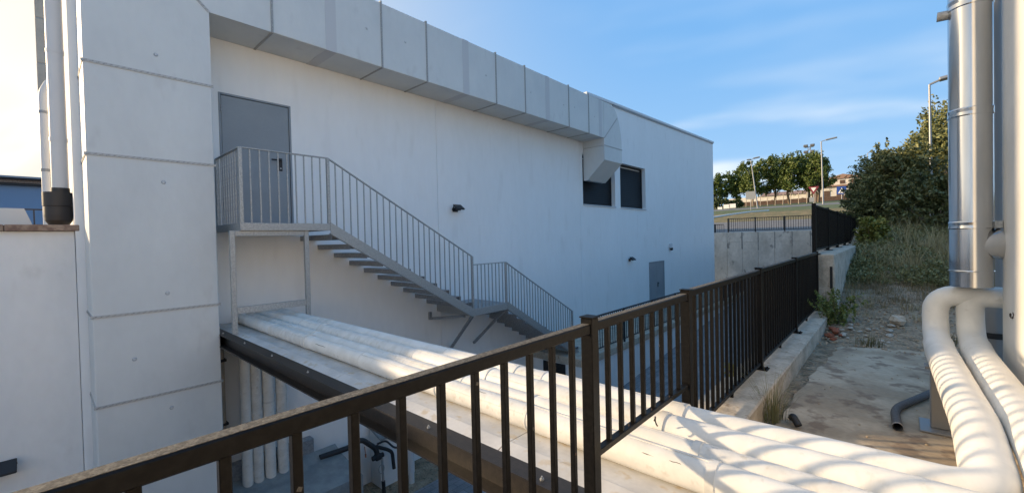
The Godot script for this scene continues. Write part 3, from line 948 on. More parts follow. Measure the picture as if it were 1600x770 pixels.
# ---------------------------------------------------------------- raised walkway at the foot of the wall
func walkway() -> void:
	var t := thing("raised_walkway", "white walled raised walkway with a grey slab along the building", "walkway", Vector3(17, -4.7, -6.9))
	var s := mb()
	bx(s, Vector3(9.29, -4.9, FACADE + 0.004), Vector3(25.8, -3.355, -6.04), 0.0)
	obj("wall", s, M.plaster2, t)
	s = mb()
	bx(s, Vector3(9.27, -3.353, FACADE + 0.004), Vector3(25.8, -3.15, -6.0), 0.01)
	obj("slab", s, M.concrete, t)
	s = mb()
	bx(s, Vector3(9.262, -3.66, -7.30), Vector3(9.288, -3.37, -6.56), 0.004)
	var v := obj("vent", s, M.rubber, t)
	s = mb()
	for i in 7:
		bar(s, Vector3(9.258, -3.63 + i * 0.038, -7.27), Vector3(9.258, -3.63 + i * 0.038, -6.59), 0.014, 0.012, 0.0)
	obj("grille", s, M.glass_dark, v)
	var r := thing("walkway_railing", "thin black baluster railing on the edge of the raised walkway", "railing", Vector3(17, -3.15, -6.06))
	var z := -6.07
	s = mb()
	bx(s, Vector3(9.66, -2.165, z - 0.02), Vector3(25.7, -2.125, z + 0.02), 0.004)
	obj("top_rail", s, M.railing, r)
	s = mb()
	bx(s, Vector3(9.66, -3.06, z - 0.015), Vector3(25.7, -3.03, z + 0.015), 0.004)
	obj("bottom_rail", s, M.railing, r)
	var bar_m := mb()
	bx(bar_m, Vector3(-0.009, 0, -0.009), Vector3(0.009, 0.865, 0.009))
	var bm := bar_m.commit()
	var x := 9.78
	while x < 25.6:
		put("baluster", bm, M.railing, r, Vector3(x, -3.03, z))
		x += 0.12
	var pm := mb()
	bx(pm, Vector3(-0.025, 0, -0.025), Vector3(0.025, 1.03, 0.025), 0.004)
	var pmesh := pm.commit()
	for i in 9:
		put("post", pmesh, M.railing, r, Vector3(9.68 + i * 2.0, -3.15, z))

# ---------------------------------------------------------------- pipe bridge and insulated pipes
func bridge() -> void:
	var t := thing("pipe_bridge", "dark steel pipe bridge with pale metal deck crossing the alley", "bridge", Vector3(2.2, -1.42, -3.5))
	for e in [[1.60, 1.0], [2.64, -1.0]]:
		var x: float = e[0]
		var s := mb()
		var y1 := -1.205
		var y0 := -1.385
		var w := 0.16
		var f := 0.014
		prism(s, PackedVector2Array([Vector2(x, y0), Vector2(x + w, y0), Vector2(x + w, y0 + f), Vector2(x + w * 0.53, y0 + f), Vector2(x + w * 0.53, y1 - f), Vector2(x + w, y1 - f), Vector2(x + w, y1), Vector2(x, y1), Vector2(x, y1 - f), Vector2(x + w * 0.47, y1 - f), Vector2(x + w * 0.47, y0 + f), Vector2(x, y0 + f)]), 2, -7.69, 1.4)
		obj("beam", s, M.beam, t)
	for i in 9:
		var s := mb()
		bx(s, Vector3(1.70, -1.34, -7.3 + i * 1.0), Vector3(2.705, -1.26, -7.22 + i * 1.0), 0.003)
		obj("cross_member", s, M.beam, t)
	# deck sheets with a raised outer lip
	var zc := [-7.69, -5.72, -3.72, -1.70, 0.25, 1.4]
	for i in zc.size() - 1:
		var s := mb()
		var z0: float = zc[i] + 0.003
		var z1: float = zc[i + 1] - 0.003
		prism(s, PackedVector2Array([Vector2(1.74, -1.203), Vector2(2.74, -1.203), Vector2(2.74, -1.192), Vector2(1.822, -1.192), Vector2(1.808, -1.180), Vector2(1.700, -1.212)]), 2, z0, z1)
		obj("deck_sheet", s, M.tray, t)
	for i in 8:
		var s := mb()
		var p := Vector3(1.645, -1.205, -6.9 + i * 0.93)
		tube(s, [p, p + Vector3(0, 0.009, 0)], 0.011, 6)
		tube(s, [p + Vector3(0, 0.009, 0), p + Vector3(0, 0.02, 0)], 0.005, 8)
		obj("bolt", s, M.galv, t)
	# four insulated pipes
	var defs := [
		[2.03, 0.074, "white insulated pipe on the bridge nearest the open deck edge", 1.3],
		[2.178, 0.073, "thin white insulated pipe between two thicker ones on the bridge", 1.3],
		[2.345, 0.091, "thick white insulated pipe, third from the bridge's open deck edge", 0.43],
		[2.53, 0.091, "white insulated pipe along the bridge edge by the kerb", 0.25]]
	for i in 4:
		var d: Array = defs[i]
		var x: float = d[0]
		var r: float = d[1]
		var y := -1.191 + r
		var p := thing("insulated_pipe", d[2], "pipe", Vector3(x, -1.19, -3), "insulated pipes on the bridge")
		var cuts := [-7.62, -6.1 + i * 0.1, -5.0 - i * 0.17, -3.75 + i * 0.21, -2.6 + i * 0.12, -1.7 - i * 0.09, [-0.62, -0.74, -0.98, -0.94][i], d[3]]
		for k in 7:
			var z0: float = cuts[k]
			var z1: float = cuts[k + 1]
			var pts := []
			var rad := []
			var n := int((z1 - z0) / 0.12) + 2
			for j in n:
				var f := float(j) / (n - 1)
				pts.append(Vector3(x + rng.randf_range(-0.0015, 0.0015), y + rng.randf_range(-0.0015, 0.0015), lerpf(z0, z1, f)))
				rad.append(r * (1.0 + rng.randf_range(-0.012, 0.012)) + [0.0, 0.003, 0.001, 0.005, 0.002, 0.004, 0.006][k])
			if k == 6 and i >= 2:
				# elbow out to the run along the yard
				var zr: float = [0.475, 0.29][i - 2]
				var zq: float = [0.462, 0.258][i - 2]
				var s := mb()
				var xe: float = 4.72
				var path := rounded([Vector3(x, y, z0), Vector3(x, y + 0.01, zr), Vector3(x + 0.5, -0.97, zr), Vector3(xe, -0.955, zq), Vector3(xe + 0.36, -0.88, zq - 0.008), Vector3(xe + 0.40, -0.555, zq - 0.008), Vector3(xe + 0.40, -0.555, 0.68)], 0.15, 8)
				var dense := []
				for j in path.size() - 1:
					var l: float = path[j].distance_to(path[j + 1])
					var m := maxi(1, int(l / 0.12))
					for h in m: dense.append(path[j].lerp(path[j + 1], float(h) / m))
				dense.append(path[path.size() - 1])
				var rr := []
				for j in dense.size(): rr.append((0.092 if dense[j].x < 4.9 else 0.083) * (1.0 + rng.randf_range(-0.008, 0.008)))
				tube(s, dense, rr, 28)
				obj("jacket", s, M.pipe, p)
			else:
				var s := mb()
				tube(s, pts, rad, 28)
				obj("jacket", s, M.pipe if (k + i) % 3 != 1 else M.pipe_dirty, p)
			if k > 0:
				var s := mb()
				var c := Vector3(x, y, z0)
				var bw := 0.02 if k in [2, 6] else 0.008
				tube(s, [c - Vector3(0, 0, bw), c + Vector3(0, 0, bw)], r + (0.010 if k in [2, 6] else 0.0068), 28)
				obj("joint_band", s, M.pipe_dirty, p)
		# lengthwise laps of the jacket sheets
		for k in cuts.size() - 2:
			var s := mb()
			var a3: float = [1.9, 2.35, 1.35, 2.1, 2.6, 1.6][k] - i * 0.12
			var rr2: float = r + [0.0, 0.003, 0.001, 0.005, 0.002, 0.004][k]
			var pl := []
			for j in 9:
				var a4: float = a3 + rng.randf_range(-0.02, 0.02)
				pl.append(Vector3(x + cos(a4) * rr2, y + sin(a4) * rr2, lerpf(cuts[k] + 0.02, cuts[k + 1] - 0.02, j / 8.0)))
			tube(s, pl, 0.0035, 6)
			obj("lap_seam", s, M.pipe_dirty, p)
		# splits in the old coating
		if i < 2:
			for q in [[-4.7, 0.5, 0.26], [-3.55, 0.62, 0.10], [-3.36, 0.60, 0.22], [-0.95, 0.65, 0.09], [-0.82, 0.72, 0.08], [-2.2, 1.25, 0.12]]:
				if i == 1 and q[2] < 0.2: continue
				var s := mb()
				var ang: float = PI - q[1]
				var pp := []
				var n := 6
				for j in n:
					var a2: float = ang + rng.randf_range(-0.03, 0.03)
					pp.append(Vector3(x + cos(a2) * (r + 0.0015), y + sin(a2) * (r + 0.0015), q[0] + q[2] * j / (n - 1)))
				tube(s, pp, [0.0008, 0.0022, 0.0026, 0.0022, 0.002, 0.0006], 5)
				obj("crack", s, M.crack, p)

# ---------------------------------------------------------------- fences
func fences() -> void:
	var z := -1.0
	var t := thing("black_fence", "black steel baluster fence on the kerb, stepping up over the pipes", "fence", Vector3(3, -1.33, -1))
	# each span: x0, x1, top of the top rail, bottom of the bottom rail, bars, bar offset
	var spans := [[-3.1, 1.575, -0.374, -1.30, 0.1366, 0.0], [1.632, 2.735, -0.370, -0.975, 0.126, 0.0], [2.795, 4.69, -0.352, -1.290, 0.119, 0.0], [4.75, 6.69, -0.343, -1.285, 0.119, 0.0], [6.75, 8.80, -0.335, -1.28, 0.119, 0.0]]
	for i in spans.size():
		var q: Array = spans[i]
		var s := mb()
		bx(s, Vector3(q[0], q[2] - 0.042, z - 0.022), Vector3(q[1], q[2], z + 0.022), 0.004)
		var rail := obj("top_rail", s, M.fence, t)
		s = mb()
		bx(s, Vector3(q[0] + 0.001, q[2] + 0.0004, z - 0.0175), Vector3(q[1] - 0.001, q[2] + 0.0016, z + 0.0175))
		var du := obj("dust_layer", s, M.dusty, rail)
		du.set_meta("label", "grey dust and lichen lying on the rail")
		s = mb()
		bx(s, Vector3(q[0], q[3], z - 0.018), Vector3(q[1], q[3] + 0.03, z + 0.018), 0.003)
		obj("bottom_rail", s, M.fence, t)
		var h: float = q[2] - 0.042 - q[3] - 0.03
		s = mb()
		bx(s, Vector3(-0.011, 0, -0.011), Vector3(0.011, h, 0.011), 0.002)
		var bm := s.commit()
		var x: float
		if i == 0:
			x = 1.462
			while x > q[0]:
				put("baluster", bm, M.fence, t, Vector3(x, q[3] + 0.03, z))
				x -= q[4]
		else:
			var n := int(round((q[1] - q[0]) / q[4]))
			for k in range(1, n):
				put("baluster", bm, M.fence, t, Vector3(lerpf(q[0], q[1], float(k) / n), q[3] + 0.03, z))
	for p in [[1.604, -0.343, -1.62], [2.765, -0.343, -1.335], [4.72, -0.330, -1.335], [6.72, -0.322, -1.335], [8.82, -0.32, -1.335], [-3.13, -0.35, -1.4]]:
		var s := mb()
		bx(s, Vector3(p[0] - 0.029, p[2], z - 0.029), Vector3(p[0] + 0.029, p[1] - 0.006, z + 0.029), 0.004)
		var po := obj("post", s, M.fence, t)
		s = mb()
		bx(s, Vector3(p[0] - 0.033, p[1] - 0.006, z - 0.033), Vector3(p[0] + 0.033, p[1], z + 0.033), 0.002)
		obj("cap", s, M.fence, po)
		if p[0] > 3.0:
			s = mb()
			bx(s, Vector3(p[0] - 0.06, p[2] + 0.004, z - 0.06), Vector3(p[0] + 0.06, p[2] + 0.014, z + 0.075), 0.002)
			for k in [-0.045, 0.045]:
				tube(s, [Vector3(p[0] + k, p[2] + 0.014, z + 0.055), Vector3(p[0] + k, p[2] + 0.024, z + 0.055)], 0.009, 6)
			obj("base_plate", s, M.fence, po)
	for x in [3.75, 5.72, 7.7]:
		var s := mb()
		bx(s, Vector3(x - 0.012, -1.33, z - 0.012), Vector3(x + 0.012, -1.288, z + 0.012))
		obj("foot", s, M.fence, t)
	for q in [[2.195, -0.945], [1.93, -0.94], [2.44, -0.945], [3.6, -1.26], [0.915, -0.46], [1.19, -0.7], [2.31, -0.62], [0.37, -0.55], [1.46, -0.9]]:
		var ch := mb()
		box(ch, Vector3(q[0], q[1] + 0.006, z + 0.0115), Vector3(0.010, 0.011, 0.0012), 0.0, Basis(Vector3.BACK, q[0] * 3.0))
		var oc := obj("rust_chip", ch, M.rust if q[1] < -0.8 else M.dusty, t)
		oc.set_meta("label", "small chip in the black paint")
	# wire and hook hanging below the raised span
	var w := mb()
	var pts := []
	for k in 9:
		var a := -0.4 + k * 0.55
		pts.append(Vector3(2.20 + 0.02 * cos(a), -1.0 + 0.022 * sin(a), -0.985 + 0.004 * k))
	tube(w, pts, 0.004, 6)
	solo("wire_tie", w, M.rubber, "black wire loop tied under the raised fence span", "wire")
	# concrete stub and the higher fence on it
	var st := thing("concrete_wall", "short concrete end wall with a dark sheet painted as a shaded slot carrying the higher black fence", "wall", Vector3(12, -1.4, -0.9))
	var s2 := mb()
	bx(s2, Vector3(8.90, -2.0, -1.12), Vector3(19.0, -0.375, -0.76), 0.015)
	obj("wall", s2, M.concrete, st)
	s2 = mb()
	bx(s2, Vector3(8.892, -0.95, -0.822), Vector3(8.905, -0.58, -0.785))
	obj("slot_shade_strip", s2, M.railing, st)  # thin dark sheet painted for the shade inside a slot
	var f := thing("upper_fence", "higher black baluster fence standing on the concrete end wall", "fence", Vector3(13.5, -0.37, -1.03))
	var zf := -1.04
	s2 = mb()
	bx(s2, Vector3(8.95, 0.44, zf - 0.022), Vector3(18.9, 0.48, zf + 0.022), 0.004)
	obj("top_rail", s2, M.fence, f)
	s2 = mb()
	bx(s2, Vector3(8.95, -0.32, zf - 0.02), Vector3(18.9, -0.285, zf + 0.02), 0.004)
	obj("bottom_rail", s2, M.fence, f)
	s2 = mb()
	bx(s2, Vector3(-0.011, 0, -0.011), Vector3(0.011, 0.725, 0.011), 0.002)
	var bm2 := s2.commit()
	for k in 83: put("baluster", bm2, M.fence, f, Vector3(9.05 + k * 0.119, -0.285, zf))
	for x in [8.96, 10.9, 12.9, 14.9, 16.9, 18.9]:
		s2 = mb()
		bx(s2, Vector3(x - 0.03, -0.37, zf - 0.03), Vector3(x + 0.03, 0.505, zf + 0.03), 0.004)
		bx(s2, Vector3(x - 0.07, -0.374, zf - 0.06), Vector3(x + 0.07, -0.362, zf + 0.09), 0.002)
		obj("post", s2, M.fence, f)

# ---------------------------------------------------------------- pipes and boxes at the foot of the wall
func service_corner() -> void:
	var xs := [2.03, 2.18, 2.35, 2.54]
	var names := ["first white pipe dropping down the wall beside the duct column", "second white pipe dropping down the wall below the bridge", "third white pipe dropping down the wall below the bridge", "white drop pipe farthest from the duct column below the bridge"]
	for i in 4:
		var p := thing("drop_pipe", names[i], "pipe", Vector3(xs[i], -3.7, -7.45), "pipes dropping from the bridge")
		var s := mb()
		var pts := []
		var rr := []
		for k in 22:
			pts.append(Vector3(xs[i] + rng.randf_range(-0.002, 0.002), -1.21 - k * 0.12, -7.42 + rng.randf_range(-0.002, 0.002)))
			rr.append((0.074 if i < 2 else 0.080) * (1 + rng.randf_range(-0.015, 0.015)))
		tube(s, pts, rr, 22)
		obj("jacket", s, M.pipe_dirty if i % 2 else M.pipe, p)
		s = mb()
		tube(s, [Vector3(xs[i], -2.75 + i * 0.13, -7.42), Vector3(xs[i], -2.72 + i * 0.13, -7.42)], 0.086, 22)
		obj("joint_band", s, M.pipe_dirty, p)
	var c := thing("conduit", "thin beige conduit clipped to the wall beside the drop pipes", "conduit", Vector3(1.76, -4.7, -7.6))
	var s2 := mb()
	tube(s2, [Vector3(1.77, -1.25, -7.62), Vector3(1.77, -4.6, -7.62)], 0.05, 14)
	obj("pipe", s2, M.beige, c)
	for y in [-1.75, -2.72, -3.7]:
		s2 = mb()
		bx(s2, Vector3(1.70, y, -7.68), Vector3(1.84, y + 0.04, -7.56), 0.006)
		obj("clip", s2, M.rubber, c)
	var b := thing("metal_trunking", "grey sheet metal trunking box that the drop pipes run into", "trunking", Vector3(2.6, -4.7, -7.2))
	s2 = mb()
	bx(s2, Vector3(1.66, -4.7, -7.69), Vector3(3.08, -3.36, -7.53), 0.01)
	obj("riser_box", s2, M.galvdark, b)
	s2 = mb()
	prism(s2, PackedVector2Array([Vector2(-7.528, -4.7), Vector2(-7.528, -3.60), Vector2(-7.30, -3.70), Vector2(-6.55, -3.82), Vector2(-6.55, -4.7)]), 0, 1.66, 3.45)
	obj("lid", s2, M.sheet, b)
	# black foam-lagged pipework
	b = thing("lagged_pipework", "black foam lagged pipe with a valve bending over the white plinth", "pipework", Vector3(3.9, -4.7, -7.2))
	s2 = mb()
	tube(s2, rounded([Vector3(3.1, -3.66, -7.36), Vector3(3.62, -3.66, -7.3), Vector3(3.82, -3.58, -7.28), Vector3(4.08, -3.84, -7.22), Vector3(4.10, -4.0, -7.22)], 0.09, 5), 0.047, 14)
	obj("main_pipe", s2, M.rubber, b)
	s2 = mb()
	tube(s2, rounded([Vector3(4.08, -3.80, -7.22), Vector3(4.3, -3.93, -7.2), Vector3(4.40, -4.02, -7.2), Vector3(4.42, -4.34, -7.18)], 0.06, 5), 0.033, 12)
	obj("branch_pipe", s2, M.rubber, b)
	s2 = mb()
	tube(s2, rounded([Vector3(4.1, -3.76, -7.22), Vector3(4.24, -3.72, -7.15), Vector3(4.36, -3.88, -7.05), Vector3(4.5, -3.9, -7.02)], 0.06, 5), 0.019, 10)
	obj("branch_pipe", s2, M.rubber, b)
	s2 = mb()
	box(s2, Vector3(4.11, -4.0, -7.22), Vector3(0.13, 0.12, 0.11), 0.02)
	tube(s2, [Vector3(4.0, -4.0, -7.22), Vector3(4.22, -4.0, -7.22)], 0.045, 12)
	obj("valve", s2, M.rubber, b)
	s2 = mb()
	var ring := []
	for k in 13: ring.append(Vector3(4.12 + 0.055 * cos(k * TAU / 12), -4.2 + 0.085 * sin(k * TAU / 12), -7.12))
	tube(s2, ring, 0.009, 6, false)
	obj("chain", s2, M.galv, b)
	s2 = mb()
	tube(s2, [Vector3(4.17, -4.04, -7.18), Vector3(4.17, -4.7, -7.14)], 0.022, 12)
	obj("stand_pipe", s2, M.galv, b)
	s2 = mb()
	tube(s2, [Vector3(4.17, -4.46, -7.155), Vector3(4.17, -4.70, -7.14)], 0.034, 12)
	obj("coupling", s2, M.rubber, b)
	s2 = mb()
	tube(s2, [Vector3(3.84, -3.70, -7.2), Vector3(3.85, -3.86, -7.19)], 0.007, 6)
	tube(s2, [Vector3(3.85, -3.84, -7.19), Vector3(3.85, -3.90, -7.19)], 0.014, 8)
	obj("drain_cock", s2, M.brick, b)
	b = thing("masonry_plinth", "white masonry plinth with a sloping grey lid under the bridge", "plinth", Vector3(4.5, -4.7, -7.4))
	s2 = mb()
	prism(s2, PackedVector2Array([Vector2(-7.69, -4.7), Vector2(-7.69, -3.62), Vector2(-7.32, -3.72), Vector2(-7.32, -4.7)]), 0, 4.22, 4.98)
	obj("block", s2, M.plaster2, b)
	s2 = mb()
	prism(s2, PackedVector2Array([Vector2(-7.69, -3.60), Vector2(-7.23, -3.74), Vector2(-7.23, -3.70), Vector2(-7.69, -3.56)]), 0, 4.18, 5.02)
	obj("lid", s2, M.sheet, b)
	s2 = mb()
	tube(s2, [Vector3(4.72, -4.7, -7.05), Vector3(4.72, -4.05, -7.05)], 0.055, 16)
	tube(s2, [Vector3(4.72, -4.05, -7.05), Vector3(4.72, -4.0, -7.05)], 0.062, 16)
	solo("white_standpipe", s2, M.pvc, "short white plastic standpipe in front of the masonry plinth", "pipe")
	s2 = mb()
	face(s2, [Vector3(0.4, -4.696, -7.69), Vector3(9.2, -4.696, -7.69), Vector3(9.2, -4.696, -6.75), Vector3(0.4, -4.696, -6.75)], Vector3.UP)  # brown sheet over the paving, colours in the shade near the bridge
	struct("shaded_paving_strip", s2, M.dirt, "paving strip along the foot of the wall, coloured brown for the shade")

# ---------------------------------------------------------------- flue, cabinet and supports on the right
func plant_room() -> void:
	var c := Vector3(5.0, 0, 0.4525)
	var r := 0.1255
	var t := thing("steel_flue", "polished stainless steel flue pipe above the bent white pipes", "flue", Vector3(5.0, -0.46, 0.4525))
	var secs := [[-0.463, -0.34], [-0.33, 0.0], [0.058, 0.89], [0.952, 1.747], [1.82, 2.9]]
	for i in secs.size():
		var s := mb()
		tube(s, [c + Vector3(0, secs[i][0], 0), c + Vector3(0, secs[i][1], 0)], r, 48)
		obj("flue_section", s, M.steel, t)
	for y in [[-0.342, -0.328], [-0.002, 0.060], [0.888, 0.954], [1.745, 1.822]]:
		var s := mb()
		lathe(s, c, [Vector2(0.10, y[0]), Vector2(r + 0.0015, y[0]), Vector2(r + 0.0055, y[0] + 0.008), Vector2(r + 0.0025, (y[0] + y[1]) * 0.5), Vector2(r + 0.0055, y[1] - 0.008), Vector2(r + 0.0015, y[1]), Vector2(0.10, y[1])], 48)
		obj("clamp_band", s, M.steel, t)
	var s2 := mb()
	tube(s2, [c + Vector3(-0.03, -0.155, -0.02), c + Vector3(0.0, -0.12, 0.165)], [0.07, 0.125], 28)
	obj("tee_branch", s2, M.steel, t)
	s2 = mb()
	bx(s2, c + Vector3(-0.05, 0.0, 0.118), c + Vector3(0.0, 0.058, 0.166), 0.004)
	obj("wall_bracket", s2, M.galv, t)
	s2 = mb()
	tube(s2, [c + Vector3(0.0, 1.742, -0.115), c + Vector3(0.0, 1.747, -0.185)], 0.037, 16)
	obj("test_port", s2, M.galv, t)
	# white cabinet
	t = thing("white_cabinet", "tall white steel plant cabinet with a rust mark beside the flue", "cabinet", Vector3(4.2, -1.5, 1.0))
	s2 = mb()
	bx(s2, Vector3(3.0, -1.50, 0.62), Vector3(5.04, 2.9, 1.7), 0.03)
	obj("body", s2, M.cabinet, t)
	s2 = mb()
	for k in 9:
		var p := Vector3(4.66 + rng.randf_range(-0.07, 0.07), -0.625 + rng.randf_range(-0.02, 0.025), 0.6185)
		box(s2, p, Vector3(rng.randf_range(0.015, 0.05), rng.randf_range(0.008, 0.022), 0.004), 0.0, Basis(Vector3.BACK, rng.randf_range(-0.5, 0.5)))
	obj("rust_patch", s2, M.rust, t)
	t = thing("vent_pipe", "grey vertical vent pipe behind the stainless flue", "pipe", Vector3(5.7, -1.5, 0.66))
	s2 = mb()
	tube(s2, [Vector3(5.7, -1.5, 0.66), Vector3(5.7, 2.9, 0.66)], 0.075, 24)
	obj("pipe", s2, M.lampgrey, t)
	s2 = mb()
	tube(s2, [Vector3(5.7, -0.98, 0.66), Vector3(5.7, -0.93, 0.66)], 0.083, 24)
	obj("clamp", s2, M.rubber, t)
	# unseen house behind the camera, added and sized for its warm bounce light
	t = thing("unseen_bounce_house", "unseen white house added behind the camera to bounce sunlight", "building", Vector3(-4, -1.5, 6))
	s2 = mb()
	bx(s2, Vector3(-16.0, -1.6, 3.6), Vector3(4.0, 2.35, 10.0))
	obj("wall", s2, M.plaster, t)
	s2 = mb()
	bx(s2, Vector3(-16.1, 2.35, 3.5), Vector3(4.1, 2.5, 10.1), 0.02)
	obj("coping", s2, M.trim, t)
	s2 = mb()
	bx(s2, Vector3(-1.2, -1.49, 3.57), Vector3(0.3, 0.65, 3.599), 0.004)
	obj("door", s2, M.door, t)
	# pipe support
	t = thing("pipe_support", "grey steel support stand under the white pipes on the slab", "support", Vector3(4.5, -1.5, 0.3))
	s2 = mb()
	bx(s2, Vector3(4.36, -1.503, 0.13), Vector3(4.66, -1.49, 0.56), 0.003)
	obj("base_plate", s2, M.lampgrey, t)
	s2 = mb()
	bx(s2, Vector3(4.46, -1.49, 0.19), Vector3(4.56, -1.05, 0.30), 0.006)
	obj("upright", s2, M.lampgrey, t)
	s2 = mb()
	bx(s2, Vector3(4.45, -1.05, 0.16), Vector3(4.57, -1.026, 0.56), 0.004)
	obj("cross_arm", s2, M.lampgrey, t)

func yard_details() -> void:
	var t := thing("corrugated_hose", "dark grey corrugated hose end lying bent on the slab", "hose", Vector3(4.7, -1.5, 0.05))
	var path := rounded([Vector3(5.7, -1.474, 0.36), Vector3(5.0, -1.474, 0.10), Vector3(4.7, -1.474, -0.015), Vector3(4.27, -1.474, 0.005)], 0.22, 8)
	var dense := []
	for j in path.size() - 1:
		var m := maxi(1, int(path[j].distance_to(path[j + 1]) / 0.009))
		for h in m: dense.append(path[j].lerp(path[j + 1], float(h) / m))
	dense.append(path[path.size() - 1])
	var rr := []
	for j in dense.size(): rr.append(0.030 if j % 4 < 2 else 0.0265)
	var s := mb()
	tube(s, dense, rr, 18, false)
	obj("hose", s, M.greyplastic, t)
	s = mb()
	var e: Vector3 = dense[dense.size() - 1]
	tube(s, [e + Vector3(0.02, 0, 0), e + Vector3(-0.004, 0, 0)], 0.032, 18, false)
	obj("rim", s, M.beige, t)
	s = mb()
	tube(s, rounded([Vector3(3.86, -1.48, -0.56), Vector3(3.9, -1.43, -0.60), Vector3(3.97, -1.47, -0.62)], 0.03, 4), 0.026, 12)
	solo("pipe_offcut", s, M.rubber, "black plastic pipe offcut beside the tall grass clump", "offcut")
	# rubble
	var bricks := [[7.62, -0.72, 0.10], [7.85, -0.66, 0.13], [7.45, -0.66, 0.07], [7.72, -0.60, 0.05], [7.98, -0.72, 0.08]]
	for q in bricks:
		var o := solo("brick_fragment", rock(Vector3(q[2] * 1.4, q[2] * 0.8, q[2])), M.brick, "broken red brick fragment at the foot of the kerb", "brick", "broken bricks by the kerb")
		o.position = Vector3(q[0], yard_y(q[0]) + q[2] * 0.2, q[1])
		o.rotation.y = rng.randf_range(0, 6)
	for k in 26:
		var x := rng.randf_range(7.5, 8.5)
		var z := rng.randf_range(-0.62, 0.02)
		var sz := rng.randf_range(0.03, 0.085)
		var o := solo("rubble_stone", rock(Vector3(sz * 1.4, sz * 0.6, sz)), M.stone, "pale rubble stone in the heap between slab and weeds", "stone", "pale rubble behind the slab")
		o.position = Vector3(x, yard_y(x) + sz * 0.1, z)
		o.rotation.y = rng.randf_range(0, 6)
	var big := solo("field_stone", rock(Vector3(0.24, 0.17, 0.2)), M.concrete, "single large brown stone beyond the pale rubble", "stone")
	big.position = Vector3(8.55, yard_y(8.55) + 0.05, 0.02)
	# loose gravel
	var mm := MultiMesh.new()
	mm.transform_format = MultiMesh.TRANSFORM_3D
	mm.mesh = rock(Vector3(0.05, 0.035, 0.045))
	mm.instance_count = 2600
	for i in 2600:
		var x := rng.randf_range(2.6, 14.0)
		if i % 3: x = rng.randf_range(6.9, 11.0)
		var z := rng.randf_range(-0.78, 2.6)
		var y := yard_y(x)
		if x < 7.2: y = -1.503
		var k := rng.randf_range(0.15, 0.9) * (0.5 if x < 7.0 else 1.0)
		mm.set_instance_transform(i, Transform3D(Basis(Vector3.UP, rng.randf_range(0, 6)).scaled(Vector3.ONE * k), Vector3(x, y, z)))
	var g := MultiMeshInstance3D.new()
	g.multimesh = mm
	g.material_override = M.slab
	g.name = "gravel"
	add_child(g)
	meta(g, "loose gravel and crumbs scattered over the yard", "gravel", "", "stuff")

func rock(sz: Vector3) -> Mesh:
	var s := mb()
	var n := 7
	var pts := []
	for j in 5:
		var ring := []
		for i in n:
			var a := TAU * i / n
			var e := PI * (j / 4.0 - 0.5)
			var k := rng.randf_range(0.78, 1.15)
			ring.append(Vector3(cos(a) * cos(e) * sz.x, sin(e) * sz.y, sin(a) * cos(e) * sz.z) * 0.5 * k)
		pts.append(ring)
	for j in 4:
		for i in n:
			var i2 := (i + 1) % n
			var q := [pts[j][i], pts[j][i2], pts[j + 1][i2], pts[j + 1][i]]
			var m: Vector3 = (q[0] + q[1] + q[2] + q[3]) * 0.25
			face(s, [q[0], q[1], q[2]], m)
			face(s, [q[0], q[2], q[3]], m)
	return s.commit()

# ---------------------------------------------------------------- vegetation
func rdir() -> Vector3:
	var v := Vector3(rng.randfn(), rng.randfn(), rng.randfn())
	return v.normalized()

func leaves(s: SurfaceTool, c: Vector3, rad: Vector3, n: int, size: float, ca: Color, cb: Color, long := 1.6) -> void:
	for i in n:
		var d := rdir()
		var p := c + d * rad * pow(rng.randf(), 0.38)
		var u := (d * 0.55 + rdir()).normalized()
		var v := u.cross(rdir()).normalized()
		var k := size * rng.randf_range(0.6, 1.3)
		var nrm := u.cross(v).normalized()
		if nrm.y < 0: nrm = -nrm
		var col := ca.lerp(cb, rng.randf())
		s.set_color(col)
		var a := p - u * k * 0.5 * long
		var b := p + u * k * 0.5 * long
		var w := v * k * 0.36
		var f := p + nrm * k * 0.12
		var tri := [a, f + w, b, a, b, f - w] if (f + w - a).cross(b - a).dot(nrm) < 0.0 else [a, b, f + w, a, f - w, b]
		for q in tri:
			s.set_normal(nrm)
			s.add_vertex(q)

func twig(s: SurfaceTool, a: Vector3, d: Vector3, l: float, n: int, size: float, ca: Color, cb: Color) -> void:
	var bend := Vector3(rng.randfn() * 0.3, -0.25, rng.randfn() * 0.3)
	for i in n:
		var f := (i + 0.5) / n
		var p := a + d * l * f + bend * l * f * f * 0.5
		leaves(s, p, Vector3.ONE * size * 0.7, 2, size, ca, cb)

func blade(s: SurfaceTool, p: Vector3, dir: Vector3, h: float, w: float, col: Color) -> void:
	var side := dir.cross(Vector3.UP).normalized() * w
	var lean := rng.randf_range(0.15, 0.75)
	var last := p
	var lw := 1.0
	s.set_color(col)
	for k in 3:
		var f := (k + 1) / 3.0
		var q := p + Vector3.UP * h * f * (1.0 - 0.25 * lean * f) + dir * h * lean * f * f
		var nw := 1.0 - f
		var n := side.cross(q - last).normalized()
		if n.dot(dir) < 0.0: n = -n
		var va := [last - side * lw, last + side * lw, q + side * nw, last - side * lw, q + side * nw, q - side * nw]
		if (va[1] - va[0]).cross(va[2] - va[0]).dot(n) > 0.0: va = [va[0], va[2], va[1], va[3], va[5], va[4]]
		for v in va:
			s.set_normal(n)
			s.add_vertex(v)
		last = q
		lw = nw

func tuft(n: int, h: float, spread: float, w: float, ca: Color, cb: Color) -> Mesh:
	var s := mb()
	for i in n:
		var a := rng.randf_range(0, TAU)
		var r := spread * sqrt(rng.randf())
		var d := Vector3(cos(a), 0, sin(a))
		blade(s, d * r, (d + Vector3(rng.randfn(), 0, rng.randfn()) * 0.4).normalized(), h * rng.randf_range(0.45, 1.1), w, ca.lerp(cb, rng.randf()))
	return s.commit()

